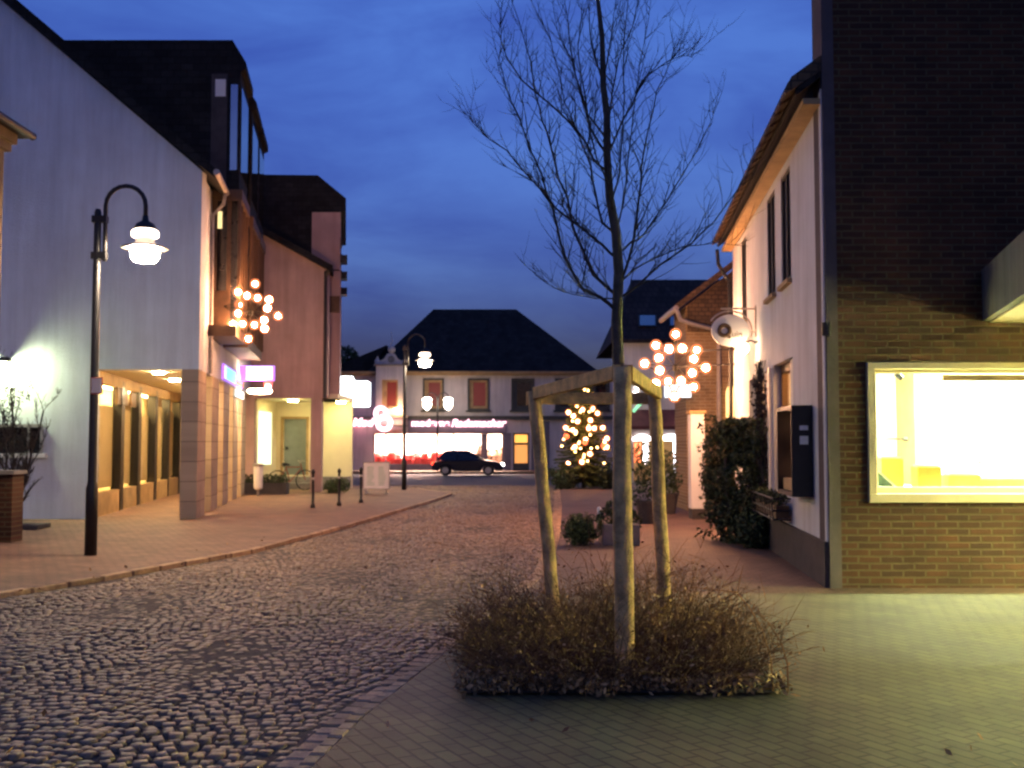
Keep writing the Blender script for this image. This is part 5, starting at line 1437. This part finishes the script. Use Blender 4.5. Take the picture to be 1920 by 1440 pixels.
# three stakes with cross bars
ts = thing('tree_stakes', (at(1170, 900, 7.3).x, 8, .03), 'tripod of three pale wooden stakes with cross bars around the young tree', 'tree stakes')
S1b = at(1172, 1240, 7.3); S1b.z = 0; S1t = at(1166, 688, 7.3)
S2b = at(1042, 1150, 9.0); S2b.z = 0; S2t = at(1001, 733, 9.0)
S3b = at(1249, 1160, 9.1); S3b.z = 0; S3t = at(1226, 733, 9.1)
def stake(p, q_, r):
    pts = [p.lerp(q_, k / 8) + Vector((rnd.gauss(0, .0035), rnd.gauss(0, .0035), 0)) for k in range(9)]
    b = MB(); b.tube(pts, [r * rnd.uniform(.95, 1.05) * (1.06 - .1 * k / 8) for k in range(9)], 14); b.build('stake', M['stake'], ts, True)
stake(S1b, S1t, .064); stake(S2b, S2t, .056); stake(S3b, S3t, .056)
def bar(p, q_, name='cross_bar', w=.028, h=.05, off=Vector((0, 0, 0))):
    d = (q_ - p).normalized(); sd = d.cross(Vector((0, 0, 1))).normalized() * w
    up_ = sd.cross(d).normalized() * h
    p = p - d * .06 + off; q_ = q_ + d * .06 + off
    b = MB(); b.add([p - sd - up_, p + sd - up_, p + sd + up_, p - sd + up_, q_ - sd - up_, q_ + sd - up_, q_ + sd + up_, q_ - sd + up_],
                    [(0, 1, 2, 3), (4, 5, 6, 7), (0, 1, 5, 4), (1, 2, 6, 5), (2, 3, 7, 6), (3, 0, 4, 7)])
    b.build(name, M['stake'], ts, bevel=.006)
dn_ = Vector((0, 0, -.04))
bar(S1t + dn_ + Vector((-.05, .09, 0)), S2t + dn_ + Vector((.03, -.1, 0.02)))
bar(S1t + dn_ + Vector((.06, .09, 0)), S3t + dn_ + Vector((.02, -.1, 0.02)))
bar(S2t + dn_ + Vector((0, .1, -.02)), S3t + dn_ + Vector((0, .1, -.02)))

# ------------------------------------------------------------------ shrub bed
bx0, bx1, by0, by1 = at(868, 1300, 7.0).x, at(1455, 1300, 7.0).x, 6.95, 9.5
bed = poly_sheet('soil', [(bx0, by0), (bx1, by0), (bx1 + .25, by1), (bx0 + .15, by1)], .045, M['earth'])
rnd = random.Random(101)
sh = thing('low_shrub', ((bx0 + bx1) / 2, 8.2, .04), 'wide bed of low brown twiggy shrub around the stakes', 'shrub')
b = MB(); bf = MB()
def arch(x, y, ln, lean, az, r):
    d = Vector((math.cos(az) * lean, math.sin(az) * lean, 1)).normalized()
    p = Vector((x, y, .03)); pts = [p]
    n = 6
    for i in range(n):
        d = (d + Vector((math.cos(az) * .16 * lean + rnd.gauss(0, .07), math.sin(az) * .16 * lean + rnd.gauss(0, .07), -.10 * lean + rnd.gauss(0, .05)))).normalized()
        p = p + d * ln / n; pts.append(p)
    b.tube(pts, [r * (1 - .8 * i / n) for i in range(n + 1)], 3, False)
    return pts, d
cxm, cym = (bx0 + bx1) / 2, 8.1
for k in range(3100):
    x = rnd.uniform(bx0 + .03, bx1 - .05); y = rnd.uniform(by0 + .05, by1)
    u = (x - cxm) / ((bx1 - bx0) / 2)
    v_ = (y - (by0 + by1) / 2) / ((by1 - by0) / 2)
    if abs(u) ** 3.2 + abs(v_) ** 3.2 > 1.02: continue
    clump = .5 + .5 * math.sin(x * 7.3 + 1.3 * math.sin(y * 4.1)) * math.sin(y * 6.1 + 1.7 * math.sin(x * 3.3))
    if rnd.random() > .45 + .75 * clump: continue
    edge = max(0, 1 - abs(u) ** 2.4) ** .5
    az = math.atan2(y - cym, x - cxm) + rnd.gauss(0, .7)
    ln = rnd.uniform(.20, .50 + .28 * clump) * (.5 + .55 * edge) * (1.12 if u > .2 else 1)
    pts, d = arch(x, y, ln, rnd.uniform(.2, 1.0), az, .0038)
    for j in range(rnd.randint(3, 6)):
        i = rnd.randint(1, 6)
        s = Vector((rnd.gauss(0, 1), rnd.gauss(0, 1), rnd.gauss(.2, .6))).normalized()
        e = pts[i] + (d * .5 + s * .7).normalized() * ln * rnd.uniform(.15, .42)
        b.tube([pts[i], pts[i].lerp(e, .5) + Vector((0, 0, .01)), e], [.002, .0015, .0008], 3, False)
    if rnd.random() < .8:
        for j in range(rnd.randint(2, 6)):
            i = rnd.randint(1, 6); p = pts[i] + Vector((rnd.gauss(0, .03), rnd.gauss(0, .03), rnd.gauss(0, .03)))
            if p.z > .05: leaves(bf, p, (.02, .02, .02), 1, .016, rnd, shell=.1)
for (px, py, tx, ty_) in ((1478, 1316, 1420, 1150), (1450, 1300, 1380, 1110)):   # long arching canes on the right
    p_ = at(px, py, 7.0); p_.z = .04; q_ = at(tx, ty_, 7.5)
    m_ = p_.lerp(q_, .5) + Vector((.06, 0, .06)); 
    b.tube([p_, p_.lerp(m_, .5) + Vector((.02, 0, .02)), m_, m_.lerp(q_, .5) + Vector((.0, 0, .03)), q_, q_ + Vector((-.3, .1, .02))], [.007, .006, .0055, .005, .004, .002], 5, False)
b.build('twigs', M['shrub_twig'], sh)
bf.build('leaves', M['leaf_brown'], sh)
b = MB()
for k in range(1900):
    x = rnd.uniform(bx0 - .06, bx1 + .08); y = by0 + abs(rnd.gauss(0, .28)) - .12 * rnd.random() + .05 * math.sin(x * 9)
    leaves(b, (x, y, .05 + rnd.uniform(0, .10)), (.01, .01, .01), 1, .023, rnd, shell=.1)
M['dry_leaf'] = mat('dry_tan_leaves', (.30, .18, .08), .85, .4, 6, island=.7)
o = tag(b.build('leaf_litter', M['dry_leaf']), 'dry brown leaves lying along the front of the shrub bed', 'fallen leaves', kind='stuff')
b = MB()
for k in range(150):
    y = rnd.uniform(4.5, 18); x = rnd.uniform(interp(lkerb, y) - 1, 3.0)
    leaves(b, (x, y, .065), (.01, .01, .006), 1, .028, rnd, shell=.1)
tag(b.build('scattered_leaves', M['leaf_brown']), 'single dry leaves scattered over the cobbled street and paving', 'fallen leaves', kind='stuff')
